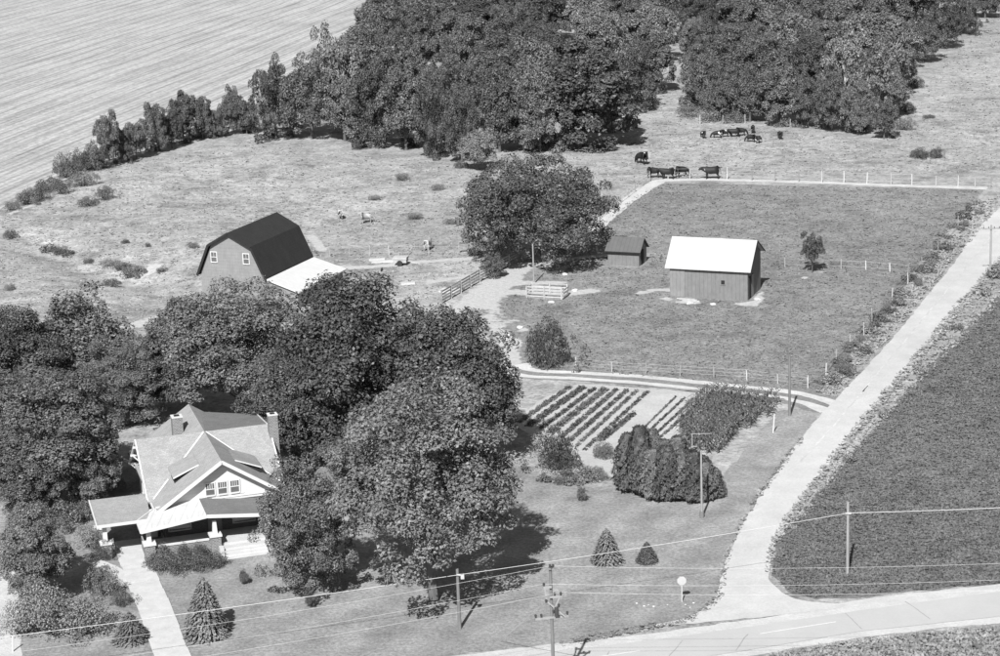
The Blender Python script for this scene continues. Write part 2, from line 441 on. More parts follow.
def fan_ground():
    ys = np.concatenate([np.linspace(1500, 760, 12)[:-1], np.linspace(760, -20, 390)[:-1], np.linspace(-20, -222, 60)])
    xs = np.concatenate([np.linspace(-2600, -60, 26)[:-1], np.linspace(-60, 1060, 430)[:-1], np.linspace(1060, 3600, 26)])
    PXc, PYc = np.meshgrid(xs, ys)
    # rows of constant distance, columns of constant bearing seen from above
    dep = math.cos(PITCH)*(PYc-(CY-F*math.tan(PITCH)))/1.0
    dist = HCAM*F/np.maximum(dep, 1.0)
    X = (PXc-CX)/F*dist*0.985; Y = dist*1.0
    Y = np.minimum(Y, 16000.0)
    Z = hgt(X, Y)
    nr, nc = X.shape
    v = np.stack([X.ravel(), Y.ravel(), Z.ravel()], 1)
    i = np.arange(nr*nc).reshape(nr, nc)
    f = np.stack([i[:-1, :-1].ravel(), i[:-1, 1:].ravel(), i[1:, 1:].ravel(), i[1:, :-1].ravel()], 1)
    o = struct(link_mesh('ground', v, f, M_pasture, None, True))
    at = o.data.attributes.new('bare', 'FLOAT', 'POINT')
    at.data.foreach_set('value', bare_attr(X.ravel(), Y.ravel()).astype(np.float32))
    return o
fan_ground()

def resample(pts, step, closed=True):
    out = []
    n = len(pts)
    for i in range(n if closed else n-1):
        a = np.array(pts[i]); b = np.array(pts[(i+1) % n]); k = max(1, int(np.hypot(*(b-a))/step))
        for j in range(k): out.append(a+(b-a)*j/k)
    if not closed: out.append(np.array(pts[-1]))
    return out
def catmull(pts, closed, per=6):
    n = len(pts); out = []
    P = [np.array(p, float) for p in pts]
    for i in range(n if closed else n-1):
        p1, p2 = P[i], P[(i+1) % n]
        p0 = P[(i-1) % n] if closed or i > 0 else p1
        p3 = P[(i+2) % n] if closed or i+2 < n else p2
        for j in range(per):
            t = j/per
            out.append(0.5*((2*p1)+(-p0+p2)*t+(2*p0-5*p1+4*p2-p3)*t*t+(-p0+3*p1-3*p2+p3)*t**3))
    if not closed: out.append(P[-1])
    return out
def jitter(pts, amp, seed):
    out = []
    for p in pts:
        q = Vector((p[0], p[1], seed*17.3))
        n1 = mnoise.noise_vector(q*0.5)+mnoise.noise_vector(q*1.7)*0.6+mnoise.noise_vector(q*4.1)*0.4
        out.append((p[0]+n1.x*amp, p[1]+n1.y*amp))
    return out
def sheet(name, wpts, z, mat, amp=0.25, step=0.4, curve=False, per=6, bare=False):
    pts = catmull(wpts, True, per) if curve else list(wpts)
    pts = jitter(resample(pts, step), amp, len(name)+z*1000)
    tri = tessellate_polygon([[Vector((p[0], p[1], 0)) for p in pts]])
    o = struct(link_mesh(name, [(p[0], p[1], z) for p in pts], [tuple(t) for t in tri], mat))
    bm = bmesh.new(); bm.from_mesh(o.data); bmesh.ops.recalc_face_normals(bm, faces=bm.faces)
    if sum(f.normal.z for f in bm.faces) < 0: bmesh.ops.reverse_faces(bm, faces=bm.faces)
    if bare:
        for _ in range(3):
            es = [e for e in bm.edges if e.calc_length() > 1.2]
            if es: bmesh.ops.subdivide_edges(bm, edges=es, cuts=2, use_grid_fill=False); bmesh.ops.triangulate(bm, faces=bm.faces[:])
    bm.to_mesh(o.data); bm.free()
    if bare:
        n = len(o.data.vertices); co = np.zeros(n*3, np.float32); o.data.vertices.foreach_get('co', co); co = co.reshape(-1, 3)
        at = o.data.attributes.new('bare', 'FLOAT', 'POINT'); at.data.foreach_set('value', bare_attr(co[:, 0], co[:, 1]).astype(np.float32))
    return o
def ribbon(name, wpts, widths, z, mat, amp=0.15, step=0.5):
    if isinstance(widths, (int, float)): widths = [widths]*len(wpts)
    P = catmull([(p[0], p[1], w) for p, w in zip(wpts, widths)], False, 8)
    L = []; R = []
    for i, p in enumerate(P):
        d = P[min(i+1, len(P)-1)][:2]-P[max(i-1, 0)][:2]; d = d/np.hypot(*d); n = np.array([-d[1], d[0]])
        L.append(p[:2]+n*p[2]/2); R.append(p[:2]-n*p[2]/2)
    return sheet(name, L+R[::-1], z, mat, amp, step)

# areas
STUB = W2((-400, 330), (-120, 245), (0, 210), (40, 192), (110, 160), (200, 137), (262, 118), (330, 60), (372, 8), (420, -60), (400, -150), (-900, -150), (-1200, 100))
sheet('stubble_field', STUB, 0.10, M_stub, 0.6, 1.0)
LOT = W2((585, 232), (612, 212), (655, 183), (985, 189), (920, 262), (880, 318), (820, 392), (700, 381), (600, 373), (527, 369), (505, 345), (480, 305), (500, 282), (525, 266), (560, 250))
sheet('fenced_lot', LOT, 0.012, M_lot, 0.35, 0.6, bare=True)
CROP = W2((1200, 150), (1040, 262), (990, 302), (935, 360), (880, 420), (820, 490), (782, 535), (770, 572), (785, 592), (815, 600), (860, 597), (1000, 584), (1250, 555))
sheet('crop_field', CROP, 0.012, M_crop, 0.35, 0.5)
LAWN = W2((-80, 700), (-60, 560), (60, 500), (120, 470), (300, 430), (420, 440), (520, 470), (600, 490), (720, 480), (780, 410), (825, 408), (800, 440), (752, 500), (722, 560), (716, 598), (690, 620), (600, 637), (430, 658), (330, 680), (200, 700))
sheet('lawn', LAWN, 0.012, M_lawn, 0.25, 0.5)
sheet('verge', W2((760, 656), (800, 648), (850, 640), (1000, 624), (1300, 590), (1400, 720), (700, 740), (640, 690)), 0.012, M_verge, .3, .5)

# roads
g_left = W2((1150, 90), (1000, 208), (955, 262), (900, 330), (862, 372), (832, 403), (800, 440), (760, 497), (735, 540), (722, 575), (714, 600), (690, 617), (650, 628))
g_right = W2((840, 608), (800, 601), (778, 590), (769, 572), (775, 545), (790, 520), (822, 476), (868, 418), (910, 370), (958, 312), (1000, 262), (1100, 165), (1200, 80))
sheet('gravel_road', g_left+g_right, 0.030, M_gravel, 0.15, 0.3, True, 5)
for pts in (((862, 392), (903, 343), (940, 299), (981, 249), (1010, 214)), ((800, 462), (835, 424), (868, 386))):
    ribbon('wheel_rut', W2(*pts), .16, .036, M_lane, .10, .4)
hw_n = W2((1400, 528), (1200, 558), (1000, 584), (860, 600), (760, 619), (650, 634), (560, 644), (440, 658), (300, 676), (100, 704), (-200, 745))
hw_s = W2((-200, 790), (100, 747), (300, 719), (440, 700), (560, 686), (650, 672), (760, 655), (860, 638), (1000, 623), (1200, 595), (1400, 566))
sheet('highway_shoulder', hw_n+hw_s, 0.020, M_shoulder, 0.20, 0.5)
hp_n = W2((1400, 535), (1200, 565), (1000, 592), (860, 611), (760, 626), (650, 641), (560, 652), (440, 667), (300, 685), (100, 712), (-200, 752))
hp_s = W2((-200, 784), (100, 741), (300, 713), (440, 694), (560, 680), (650, 666), (760, 649), (860, 632), (1000, 617), (1200, 589), (1400, 560))
highway = sheet('highway', hp_n+hp_s, 0.044, M_asph, 0.03, 0.8)
def marking(name, a, b, w, z, mat, amp=.01): return ribbon(name, W2(a, b), w, z, mat, amp, .3)
marking('road_marking', (760, 634.5), (836, 622.5), .12, .050, M_paint).parent = highway
for a, b in (((1010, 598.0), (1090, 587.0)), ((560, 663), (640, 651.5)), ((330, 698), (420, 684))): marking('road_marking', a, b, .12, .050, M_paint).parent = highway
for pts in (((668, 657), (684, 641)), ((736, 651), (748, 635)), ((846, 614), (862, 630)), ((905, 602), (930, 620)), ((600, 668), (610, 652))):
    ribbon('tar_seam', W2(*pts), .06, .048, M_crack, .10, .2).parent = highway
lane = W2((836, 409), (805, 399), (770, 393), (700, 386), (640, 380), (580, 376), (528, 373), (512, 366))
ribbon('farm_lane', lane, [4.6, 4.2, 4, 3.8, 3.6, 3.4, 3.2, 2.6], 0.020, M_lanegrass, .25)
def offset_line(w, off):
    P = [np.array(p) for p in w]; out = []
    for i, p in enumerate(P):
        d = P[min(i+1, len(P)-1)]-P[max(i-1, 0)]; d /= np.hypot(*d); out.append(tuple(p+np.array([-d[1], d[0]])*off))
    return out
for off, w in ((-.95, .95), (.95, .8)): ribbon('wheel_track', offset_line(lane, off), [1.5]+[w]*(len(lane)-2)+[1.6], .026, M_lane, .16)
ribbon('cow_path', W2((560, 252), (590, 231), (612, 213), (640, 192), (656, 183), (668, 180.5), (720, 180), (800, 182), (880, 185), (940, 187), (986, 188)), [1.6, 2.0, 2.0, 2.0, 2.2, 1.9, 1.6, 1.6, 1.6, 1.7, 2.4], 0.024, M_track, .25)
ribbon('dirt_track', W2((-8, 540), (4, 580), (8, 620), (12, 680)), [1.6, 1.6, 1.5, 1.4], .022, M_track, .2)
GARDEN = W2((512, 424), (540, 400), (578, 384), (640, 388), (705, 393), (776, 403), (758, 413), (735, 430), (712, 452), (690, 470), (612, 478), (560, 452))
sheet('garden_soil', GARDEN, 0.020, M_soil, 0.25, 0.5)

# ---------------------------------------------------------------- the house
def window(parent, x, y, z, w, h, axis='x', face=-1, panes=(3, 2), mat=None):
    # window in a wall; axis: direction of its width; face: outward sign on the other axis
    mb = MB(); t = 0.09; d0, d1 = 0.0, 0.07
    def bx(m, a0, a1, b0, b1, z0, z1):
        b0, b1 = sorted((face*b0, face*b1))
        if axis == 'x': m.box(x+a0, x+a1, y+b0, y+b1, z0, z1)
        else: m.box(x+b0, x+b1, y+a0, y+a1, z0, z1)
    bx(mb, -w/2-t, -w/2, d0, d1, z-h/2-t, z+h/2+t); bx(mb, w/2, w/2+t, d0, d1, z-h/2-t, z+h/2+t)
    bx(mb, -w/2, w/2, d0, d1, z+h/2, z+h/2+t); bx(mb, -w/2, w/2, d0, d1+.05, z-h/2-t, z-h/2)
    fr = mb.build('window', mat or M_white, parent)
    gb = MB(); bx(gb, -w/2, w/2, .005, .02, z-h/2, z+h/2); gb.build('pane', M_glass, fr)
    mu = MB()
    for i in range(1, panes[0]):
        xx = -w/2+w*i/panes[0]; bx(mu, xx-.018, xx+.018, .022, .05, z, z+h/2) if panes[1] == 2 else bx(mu, xx-.018, xx+.018, .022, .05, z-h/2, z+h/2)
    for j in range(1, panes[1]):
        zz = z-h/2+h*j/panes[1]; bx(mu, -w/2, w/2, .024, .055, zz-.03, zz+.03)
    mu.build('muntin', M_white, fr)
    return fr

HC, HA = np.array([-22.08, 148.19, 0.0]), RAD(16.5)
house = thing('bungalow_house', 'white bungalow with grey cross-gabled shingle roof, front porch and carport', 'house', HC, HA)
RZ, EZ = 6.0, 2.80
mb = MB()
mb.prism([(-4.25, 2.6), (4.25, 2.6), (4.25, 2.95), (0, 5.78), (-4.25, 2.95)], 'y', -6.75, 7.05)
mb.prism([(-4.4, 2.6), (4.4, 2.6), (4.4, 2.95), (0, 5.78), (-4.4, 2.95)], 'x', -4.55, 4.25)
mb.build('wall', M_siding, house)
mb = MB(); mb.box(-4.23, 4.23, -6.73, 7.03, .3, 2.62); mb.box(-4.53, 4.23, -4.38, 4.38, .3, 2.618); mb.build('lower_wall', M_brickshade, house)  # brick coloured extra dark to paint in the shade under the porch
mb = MB(); mb.box(-4.32, 4.32, -6.8, 7.1, -.1, .32); mb.box(-4.6, 4.3, -4.45, 4.45, -.1, .318); mb.build('foundation', M_brick, house)
# roofs: two crossing gables, every slope a slab
rf = MB()
T = .16
mL, mR = -5.05, 4.72
rf.slab((mL, -5.0, EZ+.02), (mR, -5.0, EZ+.02), (mR, 0, RZ), (mL, 0, RZ), T)
rf.slab((mR, 5.0, EZ+.02), (mL, 5.0, EZ+.02), (mL, 0, RZ), (mR, 0, RZ), T)
rf.slab((-4.85, 7.6, EZ-.02), (-4.85, -7.4, EZ-.02), (0, -7.4, RZ+.004), (0, 7.6, RZ+.004), T)
roof = rf.build('roof', M_shing, house)
rf2 = MB(); rf2.slab((4.85, -7.4, EZ-.02), (4.85, 7.6, EZ-.02), (0, 7.6, RZ+.002), (0, -7.4, RZ+.002), T)
rf2.build('roof', M_shing, house)
# low rear addition roof on the right
ra = MB(); ra.slab((.1, .15, 5.95), (4.68, .15, 5.94), (4.68, 4.5, 5.47), (.1, 7.2, 5.52), .14); ra.build('roof', M_shing2, house)  # darker shingle paints in the shade of a slope turned from the sun
ra = MB(); ra.box(.5, 4.3, .6, 4.3, 2.7, 5.3); ra.build('wall', M_siding, house)
ra = MB(); ra.bar((4.72, 4.5, 5.43), (4.72, .2, 5.9), .07, .18); ra.build('rake_board', M_white, house)
# barge boards and fascias
def barge(pts, mat=M_white, w=.10, h=.24, drop=.08, name='barge_board'):
    m = MB()
    for a, b in zip(pts[:-1], pts[1:]):
        m.bar(Vector(a)-Vector((0, 0, drop)), Vector(b)-Vector((0, 0, drop)), w, h)
    return m.build(name, mat, house)
barge([(-4.9, -7.46, EZ-.06), (0, -7.46, RZ-.01)]); barge([(0, -7.46, RZ-.01), (4.9, -7.46, EZ-.06)])
barge([(-4.9, 7.64, EZ-.2), (0, 7.64, RZ-.18)], M_shing2, .06, .2); barge([(0, 7.64, RZ-.18), (4.9, 7.64, EZ-.2)], M_shing2, .06, .2)
barge([(mL-.06, 0, RZ-.01), (mL-.06, 5.05, EZ-.03)]); barge([(mL-.06, 0, RZ-.01), (mL-.06, -5.05, EZ-.03)], h=.2)
barge([(mR+.06, 0, RZ-.01), (mR+.06, 5.05, EZ-.03)]); barge([(mR+.06, 0, RZ-.01), (mR+.06, -5.05, EZ-.03)])
barge([(mL, 5.06, EZ-.0), (-4.9, 5.06, EZ)], name='fascia'); barge([(-4.91, -7.4, EZ-.02), (-4.91, -5.05, EZ-.02)], h=.2, name='fascia')
for v in (-5.4, -3.0): pass
for vv, zz in ((4.2, 3.0), (2.4, 4.2), (.3, 5.45)):     # roof brackets on the left gable end
    m = MB(); m.bar((-4.55, vv, zz-.12), (mL-.25, vv, zz-.12), .12, .14); m.bar((-4.57, vv, zz-.75), (mL-.05, vv, zz-.16), .10); m.build('bracket', M_white, house)
# valley flashing
def valley(sgn, t0, t1, name='valley_flashing'):
    k = (RZ-EZ-.02)/5.0; kk = (RZ-EZ+.02)/4.85
    def pt(v, du=0, dv=0):
        u = k*v/kk+du; vv = v+dv
        z = max(RZ-k*vv, RZ-kk*u)
        return (sgn*u, -vv, z+.03)
    m = MB(); w = .11
    a, b = t0*5, t1*5
    m.add([pt(a), pt(b), pt(b, -w, 0), pt(a, -w, 0)], [(0, 1, 2, 3)]); m.add([pt(a), pt(b), pt(b, 0, -w), pt(a, 0, -w)], [(0, 3, 2, 1)])
    return m.build(name, M_white, roof)
valley(-1, .02, .56); valley(-1, .70, .98); valley(1, .02, .98)
# low shed dormers on the front wing
for sg in (-1, 1):
    dm = MB(); u1, u0 = sg*1.3, sg*3.2
    zh, zl = 5.2, 4.42
    q = [(u0, -5.1, zl), (u1, -5.1, zh), (u1, -2.3, zh), (u0, -2.3, zl)]
    if sg < 0: pass
    else: q = [q[1], q[0], q[3], q[2]]
    dm.slab(*q, .10); d = dm.build('dormer_roof', M_shing, roof)
    w = MB(); w.prism([(sg*1.3, 5.15), (sg*3.1, 4.42), (sg*3.1, 3.8)], 'y', -4.95, -2.4); w.build('dormer_wall', M_dark, house)
    f = MB(); f.bar((u0, -5.14, zl-.03), (u1, -5.14, zh-.03), .06, .09); f.build('fascia', M_white, house)
# gable windows
for i, xx in enumerate((-.86, .02, .90)): window(house, xx, -6.75, 3.78, .60, .86, 'x', -1, (4, 2))
m = MB(); m.box(-1.5, 1.55, -6.80, -6.752, 3.20, 3.27); m.build('window_sill', M_white, house)
m = MB(); m.box(-4.3, 4.3, -6.84, -6.752, 3.02, 3.10); m.build('trim_board', M_white, house)
# porch
porch_floor = MB(); porch_floor.box(-5.9, 3.1, -9.5, -6.76, .0, .62); porch_floor.build('porch_floor', M_conc, house)
m = MB(); m.box(-5.85, -1.5, -9.62, -9.502, .0, 1.05); m.box(-5.98, -5.902, -9.62, -6.8, 0, 1.05); m.build('porch_wall', M_brick, house)
m = MB(); m.box(-5.3, -1.6, -9.68, -9.45, 1.052, 1.15); m.build('coping', M_white, house)
for u in (-5.75, -1.15, 2.75):
    m = MB(); m.box(u-.36, u+.36, -9.9, -9.2, 0, 1.30); p = m.build('pillar', M_brick, house)
    m = MB(); m.box(u-.44, u+.44, -9.98, -9.12, 1.302, 1.46); m.build('cap', M_white, p)
    m = MB()
    m.add([(u-.17, -9.72, 1.462), (u+.17, -9.72, 1.462), (u+.17, -9.38, 1.462), (u-.17, -9.38, 1.462), (u-.12, -9.67, 2.42), (u+.12, -9.67, 2.42), (u+.12, -9.43, 2.42), (u-.12, -9.43, 2.42)], [(0, 1, 5, 4), (1, 2, 6, 5), (2, 3, 7, 6), (3, 0, 4, 7), (4, 5, 6, 7)])
    m.build('column', M_white, p)
pu, pz, fz = -1.7, 3.05, 2.52
m = MB(); m.slab((-6.3, -6.5, fz+.16), (-6.3, -10.05, fz), (pu, -10.05, pz), (pu, -6.7, pz+.16), .10); m.build('porch_roof', M_porchmetal, house)
m = MB(); m.slab((pu, -10.05, pz-.004), (3.6, -10.05, fz-.05), (3.6, -6.5, fz+.11), (pu, -6.7, pz+.156), .10); m.build('porch_roof', M_shing2, house)
m = MB(); m.bar((-6.32, -10.09, fz-.08), (pu, -10.09, pz-.08), .09, .24); m.bar((pu, -10.09, pz-.08), (3.62, -10.09, fz-.13), .09, .24); m.build('fascia', M_white, house)
m = MB(); m.bar((-6.34, -10.05, fz-.08), (-6.34, -6.9, fz+.06), .07, .2); m.build('fascia', M_white, house)
m = MB(); m.bar((-4.8, -6.86, 2.98), (4.6, -6.86, 2.9), .05, .12); m.build('roof_flashing', M_white, house)
for u in (-5.6, -4.75, -3.95, -3.1, -2.35):       # lapped edges of the pale roofing
    kz = (pz-fz)/(pu+6.3); z0 = fz+kz*(u+6.3)
    m = MB(); m.bar((u, -10.0, z0+.02), (u+.1, -9.1, z0+.06), .16, .04); m.build('roofing_patch', M_white, roof)
m = MB(); m.box(-1.2, -.2, -6.79, -6.735, .65, 2.5); m.build('door', M_pole, house)  # dark wood tone puts the porch shade into the door colour
for u in (-3.2, 1.4): window(house, u, -6.735, 1.65, 1.5, 1.1, 'x', -1, (3, 2), M_board)  # frames coloured darker than the white trim to paint in porch shade
# front steps
for i in range(4):
    m = MB(); m.box(-.68, 2.32, -9.9-.32*(i+1), -9.502-.32*i if i else -9.5, -.02, .50-.13*i); m.build('step', M_conc, house)
for u in (-.86, 2.5):
    m = MB(); m.box(u-.15, u+.15, -10.5, -9.95, -.02, .64); m.build('step_cheek', M_conc, house)
# carport over the drive
m = MB(); m.slab((-9.05, -8.2, 2.68), (-5.35, -8.2, 2.68), (-5.05, -3.7, 3.05), (-9.05, -3.6, 3.05), .12); m.build('carport_roof', M_shing, house)
m = MB(); m.bar((-9.1, -8.25, 2.60), (-5.4, -8.25, 2.60), .08, .2); m.bar((-9.1, -8.2, 2.61), (-9.1, -3.6, 2.98), .08, .2); m.bar((-6.36, -8.27, 2.63), (-5.0, -6.75, 2.83), .08, .12); m.build('fascia', M_white, house)
for u, v in ((-8.55, -7.65), (-8.55, -4.3)):
    m = MB(); m.box(u-.34, u+.34, v-.34, v+.34, 0, 1.1); p = m.build('pillar', M_brick, house)
    m = MB(); m.box(u-.41, u+.41, v-.41, v+.41, 1.102, 1.24); m.build('cap', M_white, p)
    m = MB(); m.box(u-.15, u+.15, v-.15, v+.15, 1.242, 2.55); m.build('column', M_white, p)
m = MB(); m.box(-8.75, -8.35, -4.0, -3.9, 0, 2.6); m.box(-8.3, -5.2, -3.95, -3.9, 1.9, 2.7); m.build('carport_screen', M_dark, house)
# left side: gable window and back entry roof
window(house, -4.56, .2, 4.2, .8, 1.0, 'y', -1, (2, 2))
for v in (-2.4, 1.8): window(house, -4.56, v, 1.8, .9, 1.3, 'y', -1, (2, 2))
m = MB(); m.bar((-4.9, 4.9, 2.62), (-6.5, 8.2, 2.75), .16, .2); m.build('gutter_beam', M_white, house)
m = MB(); m.slab((-5.6, -3.4, 2.1), (-5.6, -4.9, 2.1), (-4.56, -4.9, 2.6), (-4.56, -3.4, 2.6), .1); m.build('side_bay_roof', M_shing, house)
m = MB(); m.box(-5.35, -4.56, -4.7, -3.6, 0, 2.2); m.build('side_bay', M_siding, house)
# chimneys
def chimney(u, v, w, z0, z1):
    m = MB(); m.box(u-w/2, u+w/2, v-w/2, v+w/2, z0, z1); c = m.build('chimney', M_brick, house)
    m = MB(); m.box(u-w/2-.03, u+w/2+.03, v-w/2-.03, v+w/2+.03, z1+.002, z1+.07); m.build('chimney_cap', M_white, c)
    m = MB(); m.box(u-w/4, u+w/4, v-w/4, v+w/4, z1+.072, z1+.12); m.build('flue', M_dark, c)
chimney(4.95, -.9, .68, 0, 6.95)
chimney(-1.55, 3.3, .78, 3.5, 6.4)
# TV antenna mast behind the house
ant = thing('television_antenna', 'thin mast with a crossbar antenna behind the house roof', 'antenna', up0(266, 446))
m = MB(); m.tube([(0, 0, 0), (0, 0, 5.3)], .04, 5); m.build('mast', M_steel, ant)
m = MB(); m.bar((-1.0, -.2, 4.9), (1.0, .2, 4.9), .05)
for i in range(5): m.bar((-.8+.4*i, -.6, 4.94), (-.8+.4*i+.1, .6, 4.94), .03)
m.bar((-1.1, 0, 4.0), (.9, .2, 4.0), .10); m.build('antenna_elements', M_cable, ant)

# drive: concrete slabs from the carport to the road, and the walk
ha_u = np.array([math.cos(HA), math.sin(HA), 0]); ha_v = np.array([-math.sin(HA), math.cos(HA), 0])
drive = bpy.data.objects.new('driveway', None); C.objects.link(drive); drive.location = V(HC); drive.rotation_euler = (0, 0, HA); struct(drive)
v = -4.6; k = 0; rr = random.Random(3)
while v > -34:
    L = 1.75+rr.uniform(-.1, .1); c0 = -6.72+.04*math.sin(k); w = 2.15 if v < -9 else 2.3
    j = lambda: rr.uniform(-.03, .03)
    m = MB(); z = .07+rr.uniform(-.006, .006)
    m.slab((c0-w/2+j(), v-L+.04, z+j()*.3), (c0+w/2+j(), v-L+.04, z+j()*.3), (c0+w/2+j(), v-.04, z), (c0-w/2+j(), v-.04, z), .12)
    m.build('slab', M_conc, drive); v -= L; k += 1
ribbon('garden_walk', W2((92, 561), (104, 566), (118, 573), (132, 586)), [1.0, 1.0, 1.0, 1.3], .05, M_conc, .08, .3)

# ---------------------------------------------------------------- the barn
BA = RAD(-23.0); BO = up0(180+94/5.465, 190+455/5.465, 3.2); BO[2] = 0
barn = thing('gambrel_barn', 'large barn with dark gambrel roof and pale lean-to roof on its right', 'barn', BO, BA)
BW, BL, e = 8.0, 10.7, 3.1
prof = [(0, e), (1.5, e+3.25), (BW/2-.1, e+4.6), (BW-1.5, e+3.25), (BW, e)]
inn = [(.28, 0), (BW-.28, 0), (BW-.28, e+.2), (BW-1.65, e+3.08), (BW/2-.1, e+4.38), (1.65, e+3.08), (.28, e+.2)]
m = MB(); m.prism(inn[::-1], 'y', .35, BL-.35); m.build('wall', M_barnwallx, barn)
m = MB()
for (a, b) in zip(prof[:-1], prof[1:]):
    q = [(a[0], 0, a[1]), (b[0], 0, b[1]), (b[0], BL, b[1]), (a[0], BL, a[1])]
    m.slab(*q, .14)
m.build('roof', M_barnroof, barn)
for (a, b) in zip(prof[:-1], prof[1:]):
    m = MB(); m.bar((a[0], -.04, a[1]-.12), (b[0], -.04, b[1]-.12), .07, .26); m.build('rake_board', M_dark, barn)
for u in (1.95, 5.75): window(barn, u, .35, 4.97, .62, 1.0, 'x', -1, (2, 2))
window(barn, 4.1, .35, 2.0, .7, 1.0, 'x', -1, (2, 2))
m = MB(); m.slab((BW-.1, .2, e-.12), (11.7, .2, 1.8), (11.7, BL+.4, 1.8), (BW-.1, BL+.1, e-.12), .10); m.build('lean_to_roof', M_leanroof, barn)
m = MB(); m.box(BW-.26, 11.4, .5, BL, 0, 1.7); m.prism([(BW-.26, 1.702), (11.4, 1.702), (BW-.26, 2.9)], 'y', .5, BL); m.build('lean_to_wall', M_barnwallx, barn)
m = MB(); m.box(2.6, 5.6, .28, .345, 0, 2.9); m.build('door', M_sheddoor, barn)

# ---------------------------------------------------------------- the white-roofed shed and the small shed
SA = RAD(-22.0); SO = up0(747.7, 300.6)
shed = thing('white_roofed_shed', 'dark board shed with a bright white metal roof in the fenced lot', 'shed', SO, SA)
SW, SDp = 8.15, 5.1
pk = (2.35, 5.75); fe = (-.38, 3.05); be = (5.45, 4.0)
m = MB(); m.prism([(0, -.1), (SDp, -.1), (SDp, 4.1), (pk[0], pk[1]-.18), (0, 3.25)], 'x', -SW, 0); m.build('wall', M_shedwall, shed)
m = MB(); m.slab((-SW-.42, fe[0], fe[1]), (.42, fe[0], fe[1]), (.42, pk[0], pk[1]), (-SW-.42, pk[0], pk[1]), .07); m.build('roof', M_metalroof, shed)
m = MB(); m.slab((.42, be[0], be[1]), (-SW-.42, be[0], be[1]), (-SW-.42, pk[0], pk[1]-.003), (.42, pk[0], pk[1]-.003), .07); m.build('roof', M_metalroof, shed)
m = MB(); m.bar((.43, fe[0], fe[1]-.06), (.43, pk[0], pk[1]-.06), .04, .1); m.bar((.43, pk[0], pk[1]-.06), (.43, be[0], be[1]-.06), .04, .1); m.build('rake_board', M_dark, shed)
m = MB(); m.box(-SW+.05, -SW+1.6, -.07, -.003, .02, 2.9); m.build('door', M_sheddoor, shed)
m = MB(); m.box(-2.75, -2.38, -.04, .02, 1.55, 1.95); m.build('window', M_dark, shed)
m = MB(); m.box(-2.83, -2.30, -.06, -.004, 1.46, 1.54); m.build('window_sill', M_shedwall, shed)
m = MB(); m.box(.003, .07, .45, 1.25, .02, 2.3); m.build('door', M_dark, shed)
m = MB(); m.box(.003, .08, 1.3, 2.2, .02, 2.35); m.build('door', M_sheddoor, shed)
for i in range(5):
    m = MB(); m.box(-SW+1.0+.35*i, -SW+2.9+.3*i, -1.0-.18*i, -.86-.18*i, .02+.03*(i % 2), .10+.03*(i % 2))
    if i < 3: tag(m.build('plank', M_wboard, None), 'loose grey plank lying by the front wall of the white-roofed shed', 'plank', 'planks by the shed').matrix_world = Matrix.Translation(V(SO)) @ Matrix.Rotation(SA+.03*i, 4, 'Z')
S2 = up0(608, 265)
sh2 = thing('small_shed', 'small dark shed with a ribbed gable roof near the round tree', 'shed', S2, SA)
m = MB(); m.prism([(0, -.1), (2.7, -.1), (2.7, 1.75), (1.35, 2.75), (0, 1.75)], 'x', 0, 3.55); m.build('wall', M_shedwall, sh2)
m = MB(); m.slab((-.25, -.3, 1.62), (3.8, -.3, 1.62), (3.8, 1.35, 2.95), (-.25, 1.35, 2.95), .09); m.slab((3.8, 3.0, 1.62), (-.25, 3.0, 1.62), (-.25, 1.35, 2.947), (3.8, 1.35, 2.947), .09); m.build('roof', M_smallroof, sh2)
m = MB(); m.bar((-.25, -.34, 1.56), (3.8, -.34, 1.56), .05, .12); m.build('fascia', M_dark, sh2)
m = MB(); m.box(3.553, 3.6, .7, 1.6, 0, 1.65); m.build('door', M_dark, sh2)

# ---------------------------------------------------------------- foliage
def unit(a): return a/np.maximum(np.linalg.norm(a, axis=1, keepdims=True), 1e-9)
def leaf_quads(P, N, size, rng, aspect=0.62, along=None):
    n = len(P)
    r = unit(rng.normal(size=(n, 3))) if along is None else along
    T = unit(np.cross(N, r)); B = np.cross(N, T)
    if along is not None: T, B = B, T
    s = (size*rng.uniform(.55, 1.35, n))[:, None]
    bend = N*s*rng.uniform(-.25, .25, n)[:, None]
    v = np.stack([P-T*s*.5+bend, P-B*s*.5*aspect, P+T*s*.5+bend, P+B*s*.5*aspect], 1).reshape(-1, 3)
    return v
def quads_mesh(name, v, mat):
    me = bpy.data.meshes.new(name)
    n = len(v)//4
    me.vertices.add(len(v)); me.vertices.foreach_set('co', v.astype(np.float32).ravel())
    me.loops.add(n*4); me.loops.foreach_set('vertex_index', np.arange(n*4, dtype=np.int32))
    me.polygons.add(n); me.polygons.foreach_set('loop_start', np.arange(0, n*4, 4, dtype=np.int32))
    me.update(calc_edges=True); me.validate()
    me.materials.append(mat)
    return me
